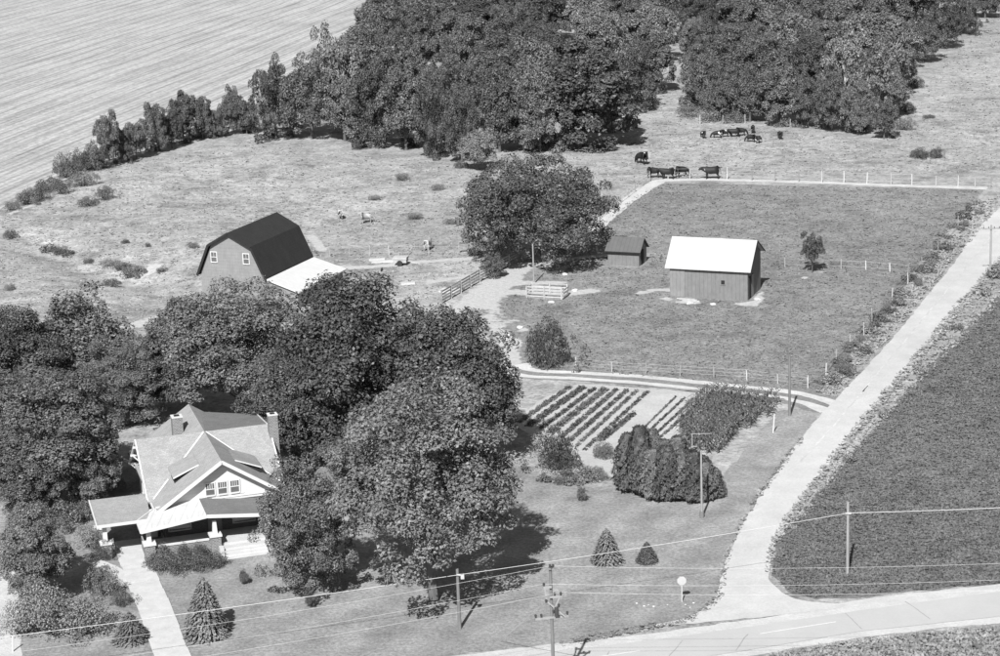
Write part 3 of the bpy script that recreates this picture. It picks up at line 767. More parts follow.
def crown_points(rng, nl, lobes, rx, rz, zc, lobe_r=(.20, .36), flat_bottom=-.45, irregular=.14, up_bias=.5, inner=.18, squash=.955):
    """leaf positions and normals for a crown built of many leafy boughs"""
    d = unit(rng.normal(size=(lobes*4, 3))); d = d[d[:, 2] > flat_bottom][:lobes]
    k = len(d); rad = rng.uniform(.46, 1.0, k)
    # uneven outline: three random bulges
    bd = unit(rng.normal(size=(5, 3))); am = rng.normal(size=5)*irregular
    rad *= 1+(np.maximum(d@bd.T, 0)**3)@am
    c = d*rad[:, None]*np.array([rx, rx, rz])
    lr = rng.uniform(*lobe_r, k)*rx
    n_each = np.maximum(6, (nl*(1-inner)*lr**2/np.sum(lr**2)).astype(int))
    Ps = []; Ns = []
    for i in range(k):
        q = unit(rng.normal(size=(n_each[i]*2, 3)))
        q = q[(q@d[i] > -.5) & (q[:, 2] > -.55)][:n_each[i]]
        rr = lr[i]*(1-.35*rng.random(len(q))**1.6)*(1+.18*np.sin(q[:, 0]*7+i)*np.sin(q[:, 1]*6+2*i))
        Ps.append(c[i]+q*rr[:, None]*np.array([1, 1, squash])); Ns.append(q+np.array([0, 0, up_bias])+rng.normal(size=q.shape)*.62)
    m = int(nl*inner); q = unit(rng.normal(size=(m, 3)))*(rng.random(m)**.4*.70)[:, None]
    q = q[q[:, 2] > flat_bottom*.75]
    Ps.append(q*np.array([rx, rx, rz])); Ns.append(rng.normal(size=q.shape)+np.array([0, 0, .6]))
    P = np.concatenate(Ps); N = unit(np.concatenate(Ns)); P[:, 2] += zc
    return P, N, c+np.array([0, 0, zc])
def trunk_mesh(name, rng, h, zc, rz, limbs, r0, mat, fan=.5):
    m = MB()
    lean = rng.normal(size=2)*.25
    top = (lean[0], lean[1], zc+rz*.35)
    m.tube([(0, 0, -.25), (0, 0, .15), (lean[0]*.2, lean[1]*.2, h*.12), (lean[0]*.6, lean[1]*.6, zc-rz*.4), top], [r0*1.5, r0*1.15, r0*.95, r0*.65, r0*.2], 7)
    for c in limbs:
        z0 = max(h*.14, min(zc-rz*.15, c[2]*fan)); t = (z0/(zc+rz*.35))
        a = (lean[0]*t, lean[1]*t, z0); mid = (c[0]*.5, c[1]*.5, z0*.4+c[2]*.6-.1)
        m.tube([a, mid, tuple(c)], [r0*.42, r0*.25, r0*.06], 5)
    o = link_mesh(name, m.v, m.f, mat); me = o.data; bpy.data.objects.remove(o); return me
TREES = {}
def proto(kind, seed, h, rx, rz, zc, nl, lobes, leaf, lmat, bmat=None, r0=.3, nlimb=9, **kw):
    rng = np.random.default_rng(seed)
    P, N, c = crown_points(rng, nl, lobes, rx, rz, zc, **kw)
    cm = quads_mesh('crown', leaf_quads(P, N, leaf, rng), lmat)
    idx = rng.permutation(len(c))[:nlimb]
    tm = trunk_mesh('trunk', rng, h, zc, rz, c[idx], r0, bmat or M_bark)
    ext = np.abs(P[:, :2]).max(0)
    TREES[kind] = (tm, cm, float(P[:, 2].max()), float((np.percentile(P[:, 0], 99)-np.percentile(P[:, 0], 1))))
# yard trees (near): fine leaves
proto('yard_a', 1, 15, 5.6, 7.0, 7.6, 62000, 210, .215, M_leafy, r0=.30, flat_bottom=-.48, irregular=.5, lobe_r=(.10, .22), squash=.95, up_bias=.8, inner=.12)
proto('yard_b', 2, 13, 5.0, 5.9, 6.4, 54000, 170, .21, M_leafy, r0=.30, irregular=.45, flat_bottom=-.9, lobe_r=(.11, .23), squash=.95, up_bias=.8, inner=.12)
proto('yard_c', 3, 14, 6.0, 6.6, 6.6, 60000, 210, .235, M_leafd, r0=.36, irregular=.5, flat_bottom=-.75, lobe_r=(.10, .22), squash=.95, up_bias=.8, inner=.12)
proto('yard_d', 4, 11, 4.2, 5.2, 5.6, 46000, 150, .21, M_leaf, r0=.26, flat_bottom=-.8, irregular=.3, lobe_r=(.12, .25), squash=.95, up_bias=.8, inner=.12)
proto('lane_tree', 5, 12.5, 7.8, 6.2, 6.4, 60000, 220, .25, M_leafd, r0=.45, flat_bottom=-.72, lobe_r=(.09, .17), up_bias=.5, squash=1.0, inner=.12)
proto('feathery', 6, 10, 3.6, 5.0, 5.0, 13000, 80, .24, M_leaf, r0=.14, lobe_r=(.10, .24), irregular=.4, nlimb=24, inner=.15, flat_bottom=-.92, squash=1.5)
# woodland trees: coarser
for i in range(5):
    proto('wood_%d' % i, 20+i, 12, 5.2, 6.0, 5.6, 25000, 90+12*i, .32, (M_leaf, M_leafd, M_leaf, M_leafl, M_leafd)[i], r0=.25, irregular=.45, lobe_r=(.12, .26), flat_bottom=-.9, squash=.95, up_bias=.8, inner=.12)
proto('wood_pale', 31, 12, 4.6, 5.6, 6.4, 5200, 60, .42, M_leafp, M_palebark, .22, 22, lobe_r=(.12, .25), irregular=.35, inner=.08)
# bushes
def bush_proto(kind, seed, nl, leaf, lmat, lobes=26, rz=.75, **kw):
    rng = np.random.default_rng(seed)
    P, N, c = crown_points(rng, nl, lobes, 1.0, rz, rz*.55, (.22, .42), -.35, .35, inner=.2, **kw)
    P = P[P[:, 2] > -.02] if False else np.where(P[:, 2:3] < .02, P*[1, 1, 0]+[0, 0, .03], P)
    cm = quads_mesh('foliage', leaf_quads(P, N, leaf, rng), lmat)
    m = MB()
    for q in c[:7]: m.tube([(0, 0, -.08), tuple(q*.5), tuple(q)], [.05, .035, .012], 4)
    o = link_mesh('stems', m.v, m.f, M_bark); me = o.data; bpy.data.objects.remove(o)
    TREES[kind] = (me, cm, float(P[:, 2].max()), float(np.percentile(P[:, 0], 99)-np.percentile(P[:, 0], 1)))
bush_proto('bush', 40, 3600, .085, M_leaf); bush_proto('bush_dark', 41, 4200, .080, M_leafd, 34); bush_proto('bush_light', 42, 3000, .085, M_leafl)
bush_proto('bush_pale', 43, 4200, .075, M_leafw, 46, 1.0); bush_proto('bush_fine', 44, 3000, .085, M_leaf, 45, .8)
bush_proto('blossom', 45, 1500, .12, M_flower, 30, .7)
bush_proto('weed', 46, 420, .20, M_leafl, 16, .6); bush_proto('weed_dark', 47, 420, .20, M_leaf, 16, .6)
def columnar(kind, seed, n, mat, leaf=.16, w=.5, pw=.6):
    rng = np.random.default_rng(seed); t = rng.random(n)**.8; a = rng.random(n)*2*math.pi
    z = .03+t*.97
    r = w*np.minimum(1, (t*6+.35))*np.clip(1.06-t, 0, 1)**pw*(1+.20*np.sin(a*3+t*9)+.16*np.sin(a*7-t*23)+.1*np.sin(a*13+t*41))*(1-.3*rng.random(n)**2)
    P = np.stack([r*np.cos(a), r*np.sin(a), z], 1); N = unit(np.stack([np.cos(a), np.sin(a), .35+0*a], 1)+rng.normal(size=(n, 3))*.45)
    al = unit(np.stack([np.cos(a)*.5, np.sin(a)*.5, .8+0*a], 1)+rng.normal(size=(n, 3))*.6)
    cm = quads_mesh('foliage', leaf_quads(P, N, leaf, rng, .5, al), mat)
    m = MB(); m.tube([(0, 0, -.05), (0, 0, .8)], [.05, .01], 5); o = link_mesh('trunk', m.v, m.f, M_bark); me = o.data; bpy.data.objects.remove(o)
    TREES[kind] = (me, cm, 1.0, 2*w)
columnar('juniper', 50, 6500, M_juniper, .062, .36, .40); columnar('column_tree', 51, 2200, M_leafd, .10, .28, .5); columnar('small_evergreen', 52, 2600, M_juniper, .09, .5, .6)
def spruce(kind, seed, tiers=21, mat=None):
    rng = np.random.default_rng(seed); Ps = []; Ns = []; Al = []
    for i in range(tiers):
        t = i/(tiers-1); z = .05+.9*t; R = .41*(1-t)**.66+.015; nb = int(9+20*(1-t))
        for k in range(nb):
            a = 2*math.pi*(k+rng.random()*.7)/nb+i*.7; L = R*rng.uniform(.82, 1.1); n = int(14+42*(1-t))
            s = rng.random(n)**.7; side = (rng.random(n)-.5)*.34*L*(1.15-s)
            x = s*L; zz = z-.22*x-.25*s*s*L*.3+rng.normal(size=n)*.006
            Ps.append(np.stack([x*math.cos(a)-side*math.sin(a), x*math.sin(a)+side*math.cos(a), zz], 1))
            d = np.array([math.cos(a), math.sin(a), -.25])
            Al.append(np.repeat(d[None], n, 0)+rng.normal(size=(n, 3))*.3); Ns.append(np.repeat(np.array([[.3*math.cos(a), .3*math.sin(a), 1.0]]), n, 0)+rng.normal(size=(n, 3))*.3)
    P = np.concatenate(Ps); N = unit(np.concatenate(Ns)); al = unit(np.concatenate(Al))
    cm = quads_mesh('crown', leaf_quads(P, N, .055, rng, .45, al), mat or M_needle)
    m = MB(); m.tube([(0, 0, -.03), (0, 0, .97)], [.028, .003], 6); o = link_mesh('trunk', m.v, m.f, M_bark); me = o.data; bpy.data.objects.remove(o)
    TREES[kind] = (me, cm, 1.0, .82)
spruce('spruce', 60); spruce('spruce_b', 61, 17)

def plant(kind, name, label, cat, px, base, top, wpx, group=None, rot=None, parts=('trunk', 'crown')):
    """a tree or bush whose foot is at photograph point (px, base), reaching row top, wpx wide"""
    b = up(px, base); hh = height_to(b, top); w = wpx/scale_at(b)
    tm, cm, ph, pw = TREES[kind]
    o = thing(name, label, cat, b, rot if rot is not None else random.uniform(0, 6.28), group)
    o.scale = (w/pw, w/pw, hh/ph)
    for nme, me in zip(parts, (tm, cm)):
        c = bpy.data.objects.new(nme, me); C.objects.link(c); c.parent = o
    return o

# the yard trees
YT = [
 ('yard_a', 'tall shade tree on the lawn with a wide crown, nearest the road', 434, 601, 374, 166),
 ('yard_b', 'rounded tree in front of the right end of the house porch', 311, 592, 447, 106),
 ('yard_c', 'big tree behind the right end of the house, beside the garden', 458, 462, 297, 126),
 ('yard_c', 'wide dark tree rising behind the house chimney', 342, 462, 270, 150),
 ('yard_a', 'broad tree behind the house in front of the barn wall', 246, 432, 281, 140),
 ('yard_d', 'tree left of the barn front, behind the house roof', 190, 415, 296, 110),
 ('yard_c', 'low tree between the house and the shade tree', 366, 505, 415, 62),
 ('feathery', 'open feathery tree with upright boughs at the pasture edge on the left', 86, 398, 284, 84),
 ('yard_c', 'dark tree at the left picture edge beside the pasture', 12, 412, 304, 92),
 ('yard_b', 'tree between the feathery tree and the house roof', 128, 425, 338, 92),
 ('yard_a', 'large tree left of the house carport', 54, 505, 366, 136),
 ('yard_d', 'tree at the left picture edge above the dense juniper-like tree', 2, 500, 372, 84),
 ('yard_d', 'dense dark tree at the left edge above the pale bushes', 40, 604, 500, 84),
 ('yard_b', 'slender tree left of the gable end of the house', 98, 470, 396, 52),
 ('yard_d', 'tree filling the gap at the left between the large tree and the dense one', 28, 520, 432, 84),
 ('yard_d', 'small rounded tree between the large left tree and the carport', 92, 512, 440, 56),
 ('yard_c', 'shaded tree filling the gap right of the house chimney', 300, 470, 352, 90),
]
for k, l, x, b, t, w in YT: plant(k, 'yard_tree', l, 'tree', x, b, t, w, 'trees around the house')
plant('lane_tree', 'shade_tree', 'big round dark tree beside the farm gate above the lane', 'tree', 537, 262, 150, 140)
plant('bush_dark', 'shrub', 'dark rounded shrub at the corner of the lot beside the lane', 'shrub', 547, 368, 313, 56, parts=('stems', 'foliage'))
proto('vase_tree', 71, 8, 2.6, 4.2, 5.0, 9000, 45, .26, M_leafd, r0=.12, flat_bottom=-.6, irregular=.3, lobe_r=(.12, .3), squash=1.5)
plant('vase_tree', 'small_tree', 'lone small upright tree in the lot right of the white-roofed shed', 'tree', 812, 273, 230, 21)

# hedgerow between stubble field and pasture
for i, (x, b, t, w, k) in enumerate([(110, 166, 106, 26, 0), (122, 163, 118, 24, 1), (137, 159, 115, 28, 0), (158, 152, 97, 32, 2), (172, 148, 104, 24, 4), (184, 142, 87, 30, 0), (203, 139, 90, 34, 2), (220, 137, 100, 24, 1), (234, 134, 81, 30, 4), (247, 134, 96, 26, 0)]):
    w *= .88; t += 3
    plant('wood_%d' % k, 'hedgerow_tree', '%s small tree from the left in the row between striped field and pasture' % 'first second third fourth fifth sixth seventh eighth ninth tenth'.split()[i], 'tree', x, b, t, w, 'hedgerow trees along the field edge')
for x, b, t, w, k in [(66, 178, 152, 24, 'bush'), (80, 172, 146, 26, 'bush_dark'), (96, 170, 140, 26, 'bush'), (50, 190, 176, 26, 'bush'), (62, 194, 176, 26, 'bush_dark'), (28, 204, 188, 26, 'bush'), (105, 200, 184, 24, 'bush_dark'), (88, 206, 196, 20, 'bush'), (12, 210, 200, 20, 'bush_light'), (84, 186, 170, 30, 'bush_light'), (40, 200, 182, 22, 'bush_dark'), (10, 238, 229, 16, 'bush')]:
    plant(k, 'hedgerow_bush', 'low bush at the lower left end of the field hedgerow', 'bush', x, b, t, w, 'bushes at the end of the hedgerow', parts=('stems', 'foliage'))

# woods: front edge rows and the rows behind, every tree with its own crown and trunk
WL = [(276, 139, 52, 50, 1), (312, 139, 48, 56, 4), (345, 141, 70, 44, 0), (375, 146, 60, 50, 2), (406, 150, 62, 50, 0), (437, 156, 66, 46, 1), (462, 162, 80, 34, 4),
      (500, 152, 60, 54, 4), (540, 152, 62, 60, 2), (585, 146, 40, 92, 0), (612, 130, 60, 50, 1), (633, 110, 42, 46, 2), (650, 92, 28, 42, 0), (478, 170, 128, 34, 3)]
WP = [(345, 128, 20, 46), (470, 158, 92, 30)]
r2 = random.Random(5)
rows = [(116, 350, 572, 56, 70), (90, 368, 600, 54, 66), (64, 380, 640, 50, 60), (44, 388, 690, 46, 50), (20, 396, 700, 42, 50), (-2, 402, 700, 38, 46), (-22, 406, 720, 34, 42), (-38, 410, 740, 30, 38)]
for by, x0, x1, w, hgt_px in rows:
    x = x0
    while x < x1:
        WL.append((x+r2.uniform(-6, 6), by+r2.uniform(-7, 7), by-hgt_px-r2.uniform(-8, 16), w*r2.uniform(.85, 1.35), r2.choice([0, 1, 2, 4, 3, 2, 3])))
        x += w*.86
ORD = 'first second third fourth fifth sixth seventh eighth ninth tenth eleventh twelfth thirteenth fourteenth'.split()
for i, (x, b, t, w, k) in enumerate(WL):
    lab = 'leafy tree deep in the dense wood behind the pasture'
    if i < 13: lab = '%s tree from the left along the front edge of the dense wood' % ORD[i]
    if i == 13: lab = 'short leafy tree just left of the big round tree, before the wood'
    plant('wood_%d' % k, 'woodland_tree', lab, 'tree', x, b, t, w, 'trees of the wood behind the pasture')
for i, (x, b, t, w) in enumerate(WP): plant('wood_pale', 'pale_tree', ('thin pale tree with bare limbs at the corner of the striped field', 'short pale leafy tree in front of the dark wood')[i], 'tree', x, b, t, w)
WR = [(700, 112, 50, 42, 2), (722, 120, 58, 42, 1), (750, 122, 60, 42, 4), (780, 124, 58, 44, 0), (808, 127, 64, 40, 1), (832, 131, 66, 40, 4), (884, 139, 96, 24, 0), (858, 134, 76, 36, 2), (893, 118, 70, 30, 3)]
rows = [(98, 716, 880, 52, 62), (74, 708, 890, 50, 58), (46, 696, 910, 46, 54), (22, 705, 930, 42, 48), (2, 715, 955, 38, 44), (-18, 720, 985, 34, 40), (-36, 740, 1010, 30, 36)]
for by, x0, x1, w, hgt_px in rows:
    x = x0
    while x < x1:
        WR.append((x+r2.uniform(-5, 5), by+r2.uniform(-7, 7), by-hgt_px-r2.uniform(-4, 10), w*r2.uniform(.9, 1.25), r2.choice([0, 1, 2, 4, 3, 3])))
        x += w*.86
WR += [(925, 62, 8, 34, 4), (945, 48, -6, 34, 4), (965, 34, -10, 34, 1), (985, 18, -24, 34, 4), (1010, 4, -34, 34, 0), (905, 90, 50, 30, 3), (848, 26, -22, 40, 1), (868, 36, -10, 38, 4), (694, 62, 14, 32, 2), (700, 44, 0, 34, 0), (828, 40, -6, 40, 2)]
WR[6:9] = [WR[7], WR[6], WR[8]]
for i, (x, b, t, w, k) in enumerate(WR):
    lab = 'leafy tree deep in the wood on the right above the cows'
    if i < 8: lab = '%s tree from the left along the front edge of the wood above the cows' % ORD[i]
    plant('wood_%d' % k, 'woodland_tree', lab, 'tree', x, b, t, w, 'trees of the wood above the cows')
for i, (x, b, t, w) in enumerate([(868, 128, 42, 48), (888, 100, 18, 44), (845, 106, 20, 46)]):
    plant('wood_pale', 'pale_tree', ('pale open tree with white limbs at the front corner of the right wood', 'pale tree at the right edge of the right wood', 'pale tree deep in the right wood')[i], 'tree', x, b, t, w)
for x, b, t, w, k in [(690, 117, 104, 26, 'bush_light'), (712, 121, 108, 30, 'bush_light'), (735, 122, 110, 26, 'bush'), (905, 112, 100, 24, 'bush'), (916, 88, 76, 22, 'bush_dark'), (905, 130, 116, 20, 'bush_light'), (560, 148, 134, 34, 'bush_dark'), (536, 150, 138, 30, 'bush')]:
    plant(k, 'woodland_bush', 'bush at the foot of the woodland edge', 'bush', x, b, t, w, 'bushes along the woodland edge', parts=('stems', 'foliage'))

# pasture shrubs
for x, b, t, w, k, l in [(920, 158, 147, 20, 'bush', 'left of two dark shrubs in the right-hand pasture'), (937, 158, 146, 18, 'bush_dark', 'right of two dark shrubs in the right-hand pasture'),
                         (929, 118, 114, 12, 'bush', 'tiny bush in the right-hand pasture above the two shrubs')]:
    plant(k, 'pasture_shrub', l, 'shrub', x, b, t, w, parts=('stems', 'foliage'))
for x, b, t, w, k in [(48, 252, 244, 20, 'weed_dark'), (60, 254, 246, 22, 'bush_light'), (70, 256, 250, 14, 'weed_dark'), (89, 263, 258, 12, 'bush'), (110, 266, 259, 22, 'bush_light'), (134, 276, 265, 26, 'bush'), (122, 270, 262, 18, 'bush'), (112, 286, 278, 20, 'bush'), (126, 243, 239, 9, 'bush'), (148, 247, 242, 8, 'bush_dark'), (10, 290, 284, 14, 'bush_light'), (193, 248, 242, 14, 'bush_light'), (162, 272, 267, 12, 'bush_light')]:
    plant(k, 'gully_shrub', 'low shrub along the grassy gully left of the barn', 'shrub', x, b, t, w, 'shrubs along the gully', parts=('stems', 'foliage'))
for x, b, t, w, k in [(402, 180, 173, 18, 'bush_light'), (470, 242, 234, 10, 'bush_dark'), (438, 190, 183, 14, 'bush_light'), (450, 224, 218, 14, 'bush_light'), (474, 255, 246, 14, 'bush'), (415, 219, 213, 16, 'bush_light'), (375, 200, 195, 14, 'bush_light'), (494, 262, 252, 12, 'bush'), (461, 168, 160, 14, 'bush')]:
    plant(k, 'pasture_bush', 'low bush in the pasture between the barn and the round tree', 'shrub', x, b, t, w, 'bushes in the pasture beyond the barn', parts=('stems', 'foliage'))
plant('feathery', 'yard_sapling', 'bushy sapling beside the board fence at the farm yard', 'sapling', 495, 278, 252, 20)
# brush along the road fence of the lot
r3 = random.Random(9)
L = [(982, 204), (960, 228), (938, 250), (920, 272), (900, 300), (880, 322), (862, 345), (842, 368), (826, 388)]
for (x0, y0), (x1, y1) in zip(L[:-1], L[1:]):
    for q in range(6):
        t = (q+r3.random())/6; s = .6+.4*(y0/390)
        plant(r3.choice(['bush_light', 'bush_light', 'weed', 'weed', 'weed_dark']), 'roadside_bush', 'weedy bush along the fence between the lot and the gravel road', 'bush', x0+(x1-x0)*t+r3.uniform(-9, 7), y0+(y1-y0)*t+r3.uniform(-3, 5), y0+(y1-y0)*t-r3.uniform(4, 10)*s, r3.uniform(10, 22)*s, 'brush along the road fence', parts=('stems', 'foliage'))
for x, b, t, w in [(994, 278, 264, 16), (986, 296, 288, 12), (956, 330, 323, 12), (920, 374, 367, 12), (884, 418, 411, 12), (850, 462, 454, 12), (826, 494, 487, 10)]:
    plant('weed', 'verge_weed', 'weed clump on the right verge of the gravel road', 'weed', x, b, t, w, 'weeds on the right road verge', parts=('stems', 'foliage'))

# spruces and shrubs on the lawn
for x, b, t, w, l in [(207, 636, 575, 50, 'neat conical spruce on the lawn beside the driveway'), (131, 641, 611, 40, 'short broad spruce left of the driveway at the bottom'), (607, 563, 527, 36, 'larger of two small spruces on the lawn by the stop sign'), (647, 562, 541, 25, 'smaller of two small spruces on the lawn by the stop sign')]:
    plant('spruce' if x in (207, 647) else 'spruce_b', 'spruce_tree', l, 'spruce', x, b, t, w)
SH = [('bush_pale', 'pale willowy bush right of three at the lower left', 80, 636, 596, 58), ('bush_pale', 'tallest pale willowy bush of three at the lower left', 50, 634, 578, 62), ('bush_pale', 'pale willowy bush left of three beside the dirt track', 18, 634, 596, 46),
      ('bush_light', 'bush with pale leaves beside the garden walk', 103, 596, 565, 34), ('bush_dark', 'low dark spreading shrub beside the driveway edge', 121, 606, 588, 26), ('bush_dark', 'dark shrub in front of the carport pillar', 104, 560, 539, 32), ('bush_light', 'pale shrub left of the carport pillar', 88, 548, 524, 26),
      ('bush_dark', 'large dark round shrub at the lower garden corner', 557, 470, 424, 52), ('bush', 'small shrub at the end of the juniper hedge', 721, 494, 478, 14), ('bush', 'leafy shrub in front of the vegetable rows', 604, 458, 441, 22),
      ('bush', 'rounded shrub in the shade under the large left tree', 60, 528, 500, 44), ('bush_dark', 'dark shrub at the left edge under the large left tree', 22, 520, 494, 44), ('bush', 'shrub in front of the left end of the carport roof', 84, 520, 498, 26), ('bush_dark', 'dark shrub behind the carport left of the house wall', 112, 490, 470, 30)]
for k, l, x, b, t, w in SH: plant(k, 'garden_shrub', l, 'shrub', x, b, t, w, parts=('stems', 'foliage'))
for x, b, t, w in [(156, 571, 549, 28), (174, 573, 552, 30), (194, 571, 551, 30), (213, 568, 550, 28), (163, 562, 540, 20), (183, 562, 541, 18), (201, 559, 540, 18)]:
    bed_n = globals().get('bed_n', -1)+1
    plant('bush_fine', 'foundation_shrub', '%s evergreen shrub from the left in the %s row below the porch wall' % ((ORD[bed_n], 'front') if bed_n < 4 else (ORD[bed_n-4], 'back')), 'shrub', x, b, t, w, 'shrubs below the porch', parts=('stems', 'foliage'))
for x, b, t, w, l in [(244, 585, 569, 9, 'tiny sapling on the lawn below the porch steps'), (310, 608, 588, 11, 'thin sapling on the lawn under the rounded tree'), (581, 501, 486, 10, 'little sapling below the garden shrub')]:
    plant('feathery', 'sapling', l, 'sapling', x, b, t, w)
# juniper hedge
for x, b, t, w in [(629, 490, 434, 32), (641, 494, 427, 30), (653, 498, 449, 30), (667, 500, 446, 32), (681, 499, 455, 30), (694, 501, 452, 30), (705, 500, 462, 26), (714, 498, 468, 20), (652, 478, 430, 30), (664, 480, 440, 30), (678, 484, 437, 30), (691, 486, 450, 28), (702, 490, 456, 26)]:
    hedge_n = globals().get('hedge_n', -1)+1
    plant('juniper', 'juniper_shrub', '%s upright evergreen from the left in the %s row of the dark hedge' % ((ORD[hedge_n], 'front') if hedge_n < 8 else (ORD[hedge_n-8], 'back')), 'shrub', x, b, t, w, 'evergreen hedge below the corn', parts=('trunk', 'foliage'))
# flowers and rhubarb bed
for i, (x, b, t, w) in enumerate([(546, 482, 474, 14), (560, 484, 475, 16), (574, 484, 474, 18), (590, 482, 472, 18), (603, 480, 472, 14), (568, 476, 468, 16), (585, 476, 466, 16), (598, 474, 466, 14)]):
    plant(('weed', 'bush_light', 'weed_dark')[i % 3], 'bed_plant', 'leafy plant in the flower bed at the lower edge of the garden', 'plant', x, b, t, w, 'flower bed plants', parts=('stems', 'foliage'))

# ---------------------------------------------------------------- kitchen garden
def row_mesh(name, p0, p1, height, width, n, mat, seed, leaf=.16):
    rng = np.random.default_rng(seed); a = up0(*p0); b = up0(*p1); t = rng.random(n)
    gaps = np.sin(t*37+seed)+np.sin(t*91+seed*2) > -1.55
    t = t[gaps]; n = len(t); d = (b-a)/np.linalg.norm(b-a); nn = np.array([-d[1], d[0], 0])
    an = rng.random(n)*math.pi; r = np.sqrt(rng.random(n))
    lump = .75+.35*np.sin(t*np.linalg.norm(b-a)*4.2+seed)
    P = a+(b-a)*t[:, None]+nn*(np.cos(an)*r*width/2)[:, None]; P[:, 2] = .03+np.sin(an)*r*height*lump
    N = unit(rng.normal(size=(n, 3))*.6+[0, 0, 1.0])
    me = quads_mesh(name, leaf_quads(P, N, leaf, rng), mat); o = bpy.data.objects.new(name, me); C.objects.link(o); return o
ROWS = [((519, 423), (571, 387), .30, .55), ((528, 427), (583, 388), .35, .8), ((540, 430), (595, 389), .32, .5), ((550, 434), (606, 389.5), .45, .8), ((560, 439), (617, 390), .35, .55), ((568, 443), (627, 391), .32, .5), ((576, 447), (637, 391.5), .30, .42), ((584, 451), (648, 392), .28, .40), ((600, 442), (634, 414), .35, .6), ((626, 446), (676, 397), .14, .18), ((636, 444), (685, 398), .18, .22), ((648, 442), (694, 399), .18, .25), ((660, 438), (704, 400), .2, .3)]
for i, (a, b, h, w) in enumerate(ROWS):
    t_ = thing('vegetable_row', '%s leafy vegetable row from the left in the pale kitchen garden' % ORD[i], 'vegetables', (0, 0, 0), 0, 'vegetable rows in the kitchen garden')
    o = row_mesh('foliage', a, b, h, w, int(500+2200*w), M_veg if i % 3 else M_cropleaf, i+3); o.parent = t_; stuff(o)
def corn():
    rng = np.random.default_rng(77); poly = W2((694, 402), (716, 396), (778, 403), (768, 418), (742, 434), (716, 456), (690, 452), (676, 436)); V4 = []
    a, b = up0(690, 450), up0(735, 398); d = (b-a)/np.linalg.norm(b-a); nn = np.array([d[1], -d[0], 0])
    for i in range(-12, 26):
        for j in range(-10, 60):
            p = a+nn*(i*.78)+d*(j*.42)+np.append(rng.normal(size=2)*.09, 0)
            if not in_poly(np.array([p[0]]), np.array([p[1]]), poly)[0] or rng.random() < .06: continue
            h = rng.uniform(1.2, 1.75)
            V4.append(np.array([p+[-.02, 0, 0], p+[.02, 0, 0], p+[.012, 0, h], p+[-.012, 0, h]]))
            for k in range(8):
                z = h*(.2+.75*k/8); an = k*2.5+rng.random(); L = rng.uniform(.45, .75); u = np.array([math.cos(an), math.sin(an), 0]); s = np.array([-u[1], u[0], 0])*.05
                q0 = p+[0, 0, z]; q1 = p+u*L*.5+[0, 0, z+.22]; q2 = p+u*L+[0, 0, z-.05]
                V4.append(np.array([q0-s, q0+s, q1+s*1.2, q1-s*1.2])); V4.append(np.array([q1-s*1.2, q1+s*1.2, q2+s*.2, q2-s*.2]))
    me = quads_mesh('sweet_corn', np.concatenate(V4), M_corn); o = bpy.data.objects.new('sweet_corn', me); C.objects.link(o)
    o['label'] = 'dense block of sweet corn at the right end of the garden'; o['category'] = 'corn'; stuff(o)
corn()

# ---------------------------------------------------------------- grass and crop leaves (uncountable)
def tufts(name, label, cat, polys_pix, n, hmin, hmax, mat, seed, blades=4, width=.10, avoid=(), grow=0.0):
    rng = np.random.default_rng(seed); xs, ys = [], []
    for poly in polys_pix:
        a = np.array(poly); x0, y0 = a.min(0); x1, y1 = a.max(0)
        x = rng.uniform(x0, x1, n); y = rng.uniform(y0, y1, n); k = in_poly(x, y, poly)
        for q in avoid: k &= ~in_poly(x, y, q)
        xs.append(x[k]); ys.append(y[k])
    x = np.concatenate(xs); y = np.concatenate(ys); m = len(x)
    d = FW[None]+((x-CX)/F)[:, None]*RT[None]+((y-CY)/F)[:, None]*DN[None]
    z = np.zeros(m)
    for _ in range(5):
        p = np.array([0, 0, HCAM])+d*((z-HCAM)/d[:, 2])[:, None]; z = hgt(p[:, 0], p[:, 1])
    p[:, 2] = z
    bare = bare_attr(p[:, 0], p[:, 1]) > -.4; p = p[~bare]; m = len(p)
    sc = np.linalg.norm(p-np.array([0, 0, HCAM]), axis=1)/170.0
    clump = .6+.8*rng.random(m)**2
    h = rng.uniform(hmin, hmax, m)*clump*(sc**.5)
    V4 = []
    for b in range(blades):
        an = rng.random(m)*2*math.pi; u = np.stack([np.cos(an), np.sin(an), 0*an], 1); s = np.stack([-np.sin(an), np.cos(an), 0*an], 1)*(width*sc*rng.uniform(.6, 1.3, m))[:, None]
        base = p+u*(rng.random(m)*.12*sc)[:, None]-[0, 0, .02]; tip = base+u*(h*1.1)[:, None]+np.stack([0*h, 0*h, h*.85], 1)
        mid = (base+tip)/2+np.stack([0*h, 0*h, h*.18], 1)
        V4.append(np.stack([base-s*.6, base+s*.6, mid+s, mid-s], 1)); V4.append(np.stack([mid-s, mid+s, tip+s*.15, tip-s*.15], 1))
    v = np.concatenate([q.reshape(-1, 3) for q in V4])
    me = quads_mesh(name, v, mat); o = bpy.data.objects.new(name, me); C.objects.link(o)
    o['label'] = label; o['category'] = cat; return stuff(o)
PXL = [(-10, 330), (-10, 215), (60, 190), (110, 168), (250, 140), (470, 165), (560, 150), (640, 110), (690, 75), (690, 118), (880, 142), (900, 110), (1010, 0), (1010, 172), (656, 178), (590, 225), (500, 275), (440, 300), (330, 300), (260, 290), (195, 280), (160, 330), (60, 340)]
tufts('pasture_tufts', 'pale rough grass tufts in the grazed pasture', 'grass', [PXL], 42000, .05, .15, M_tuft, 5, 3, .06)
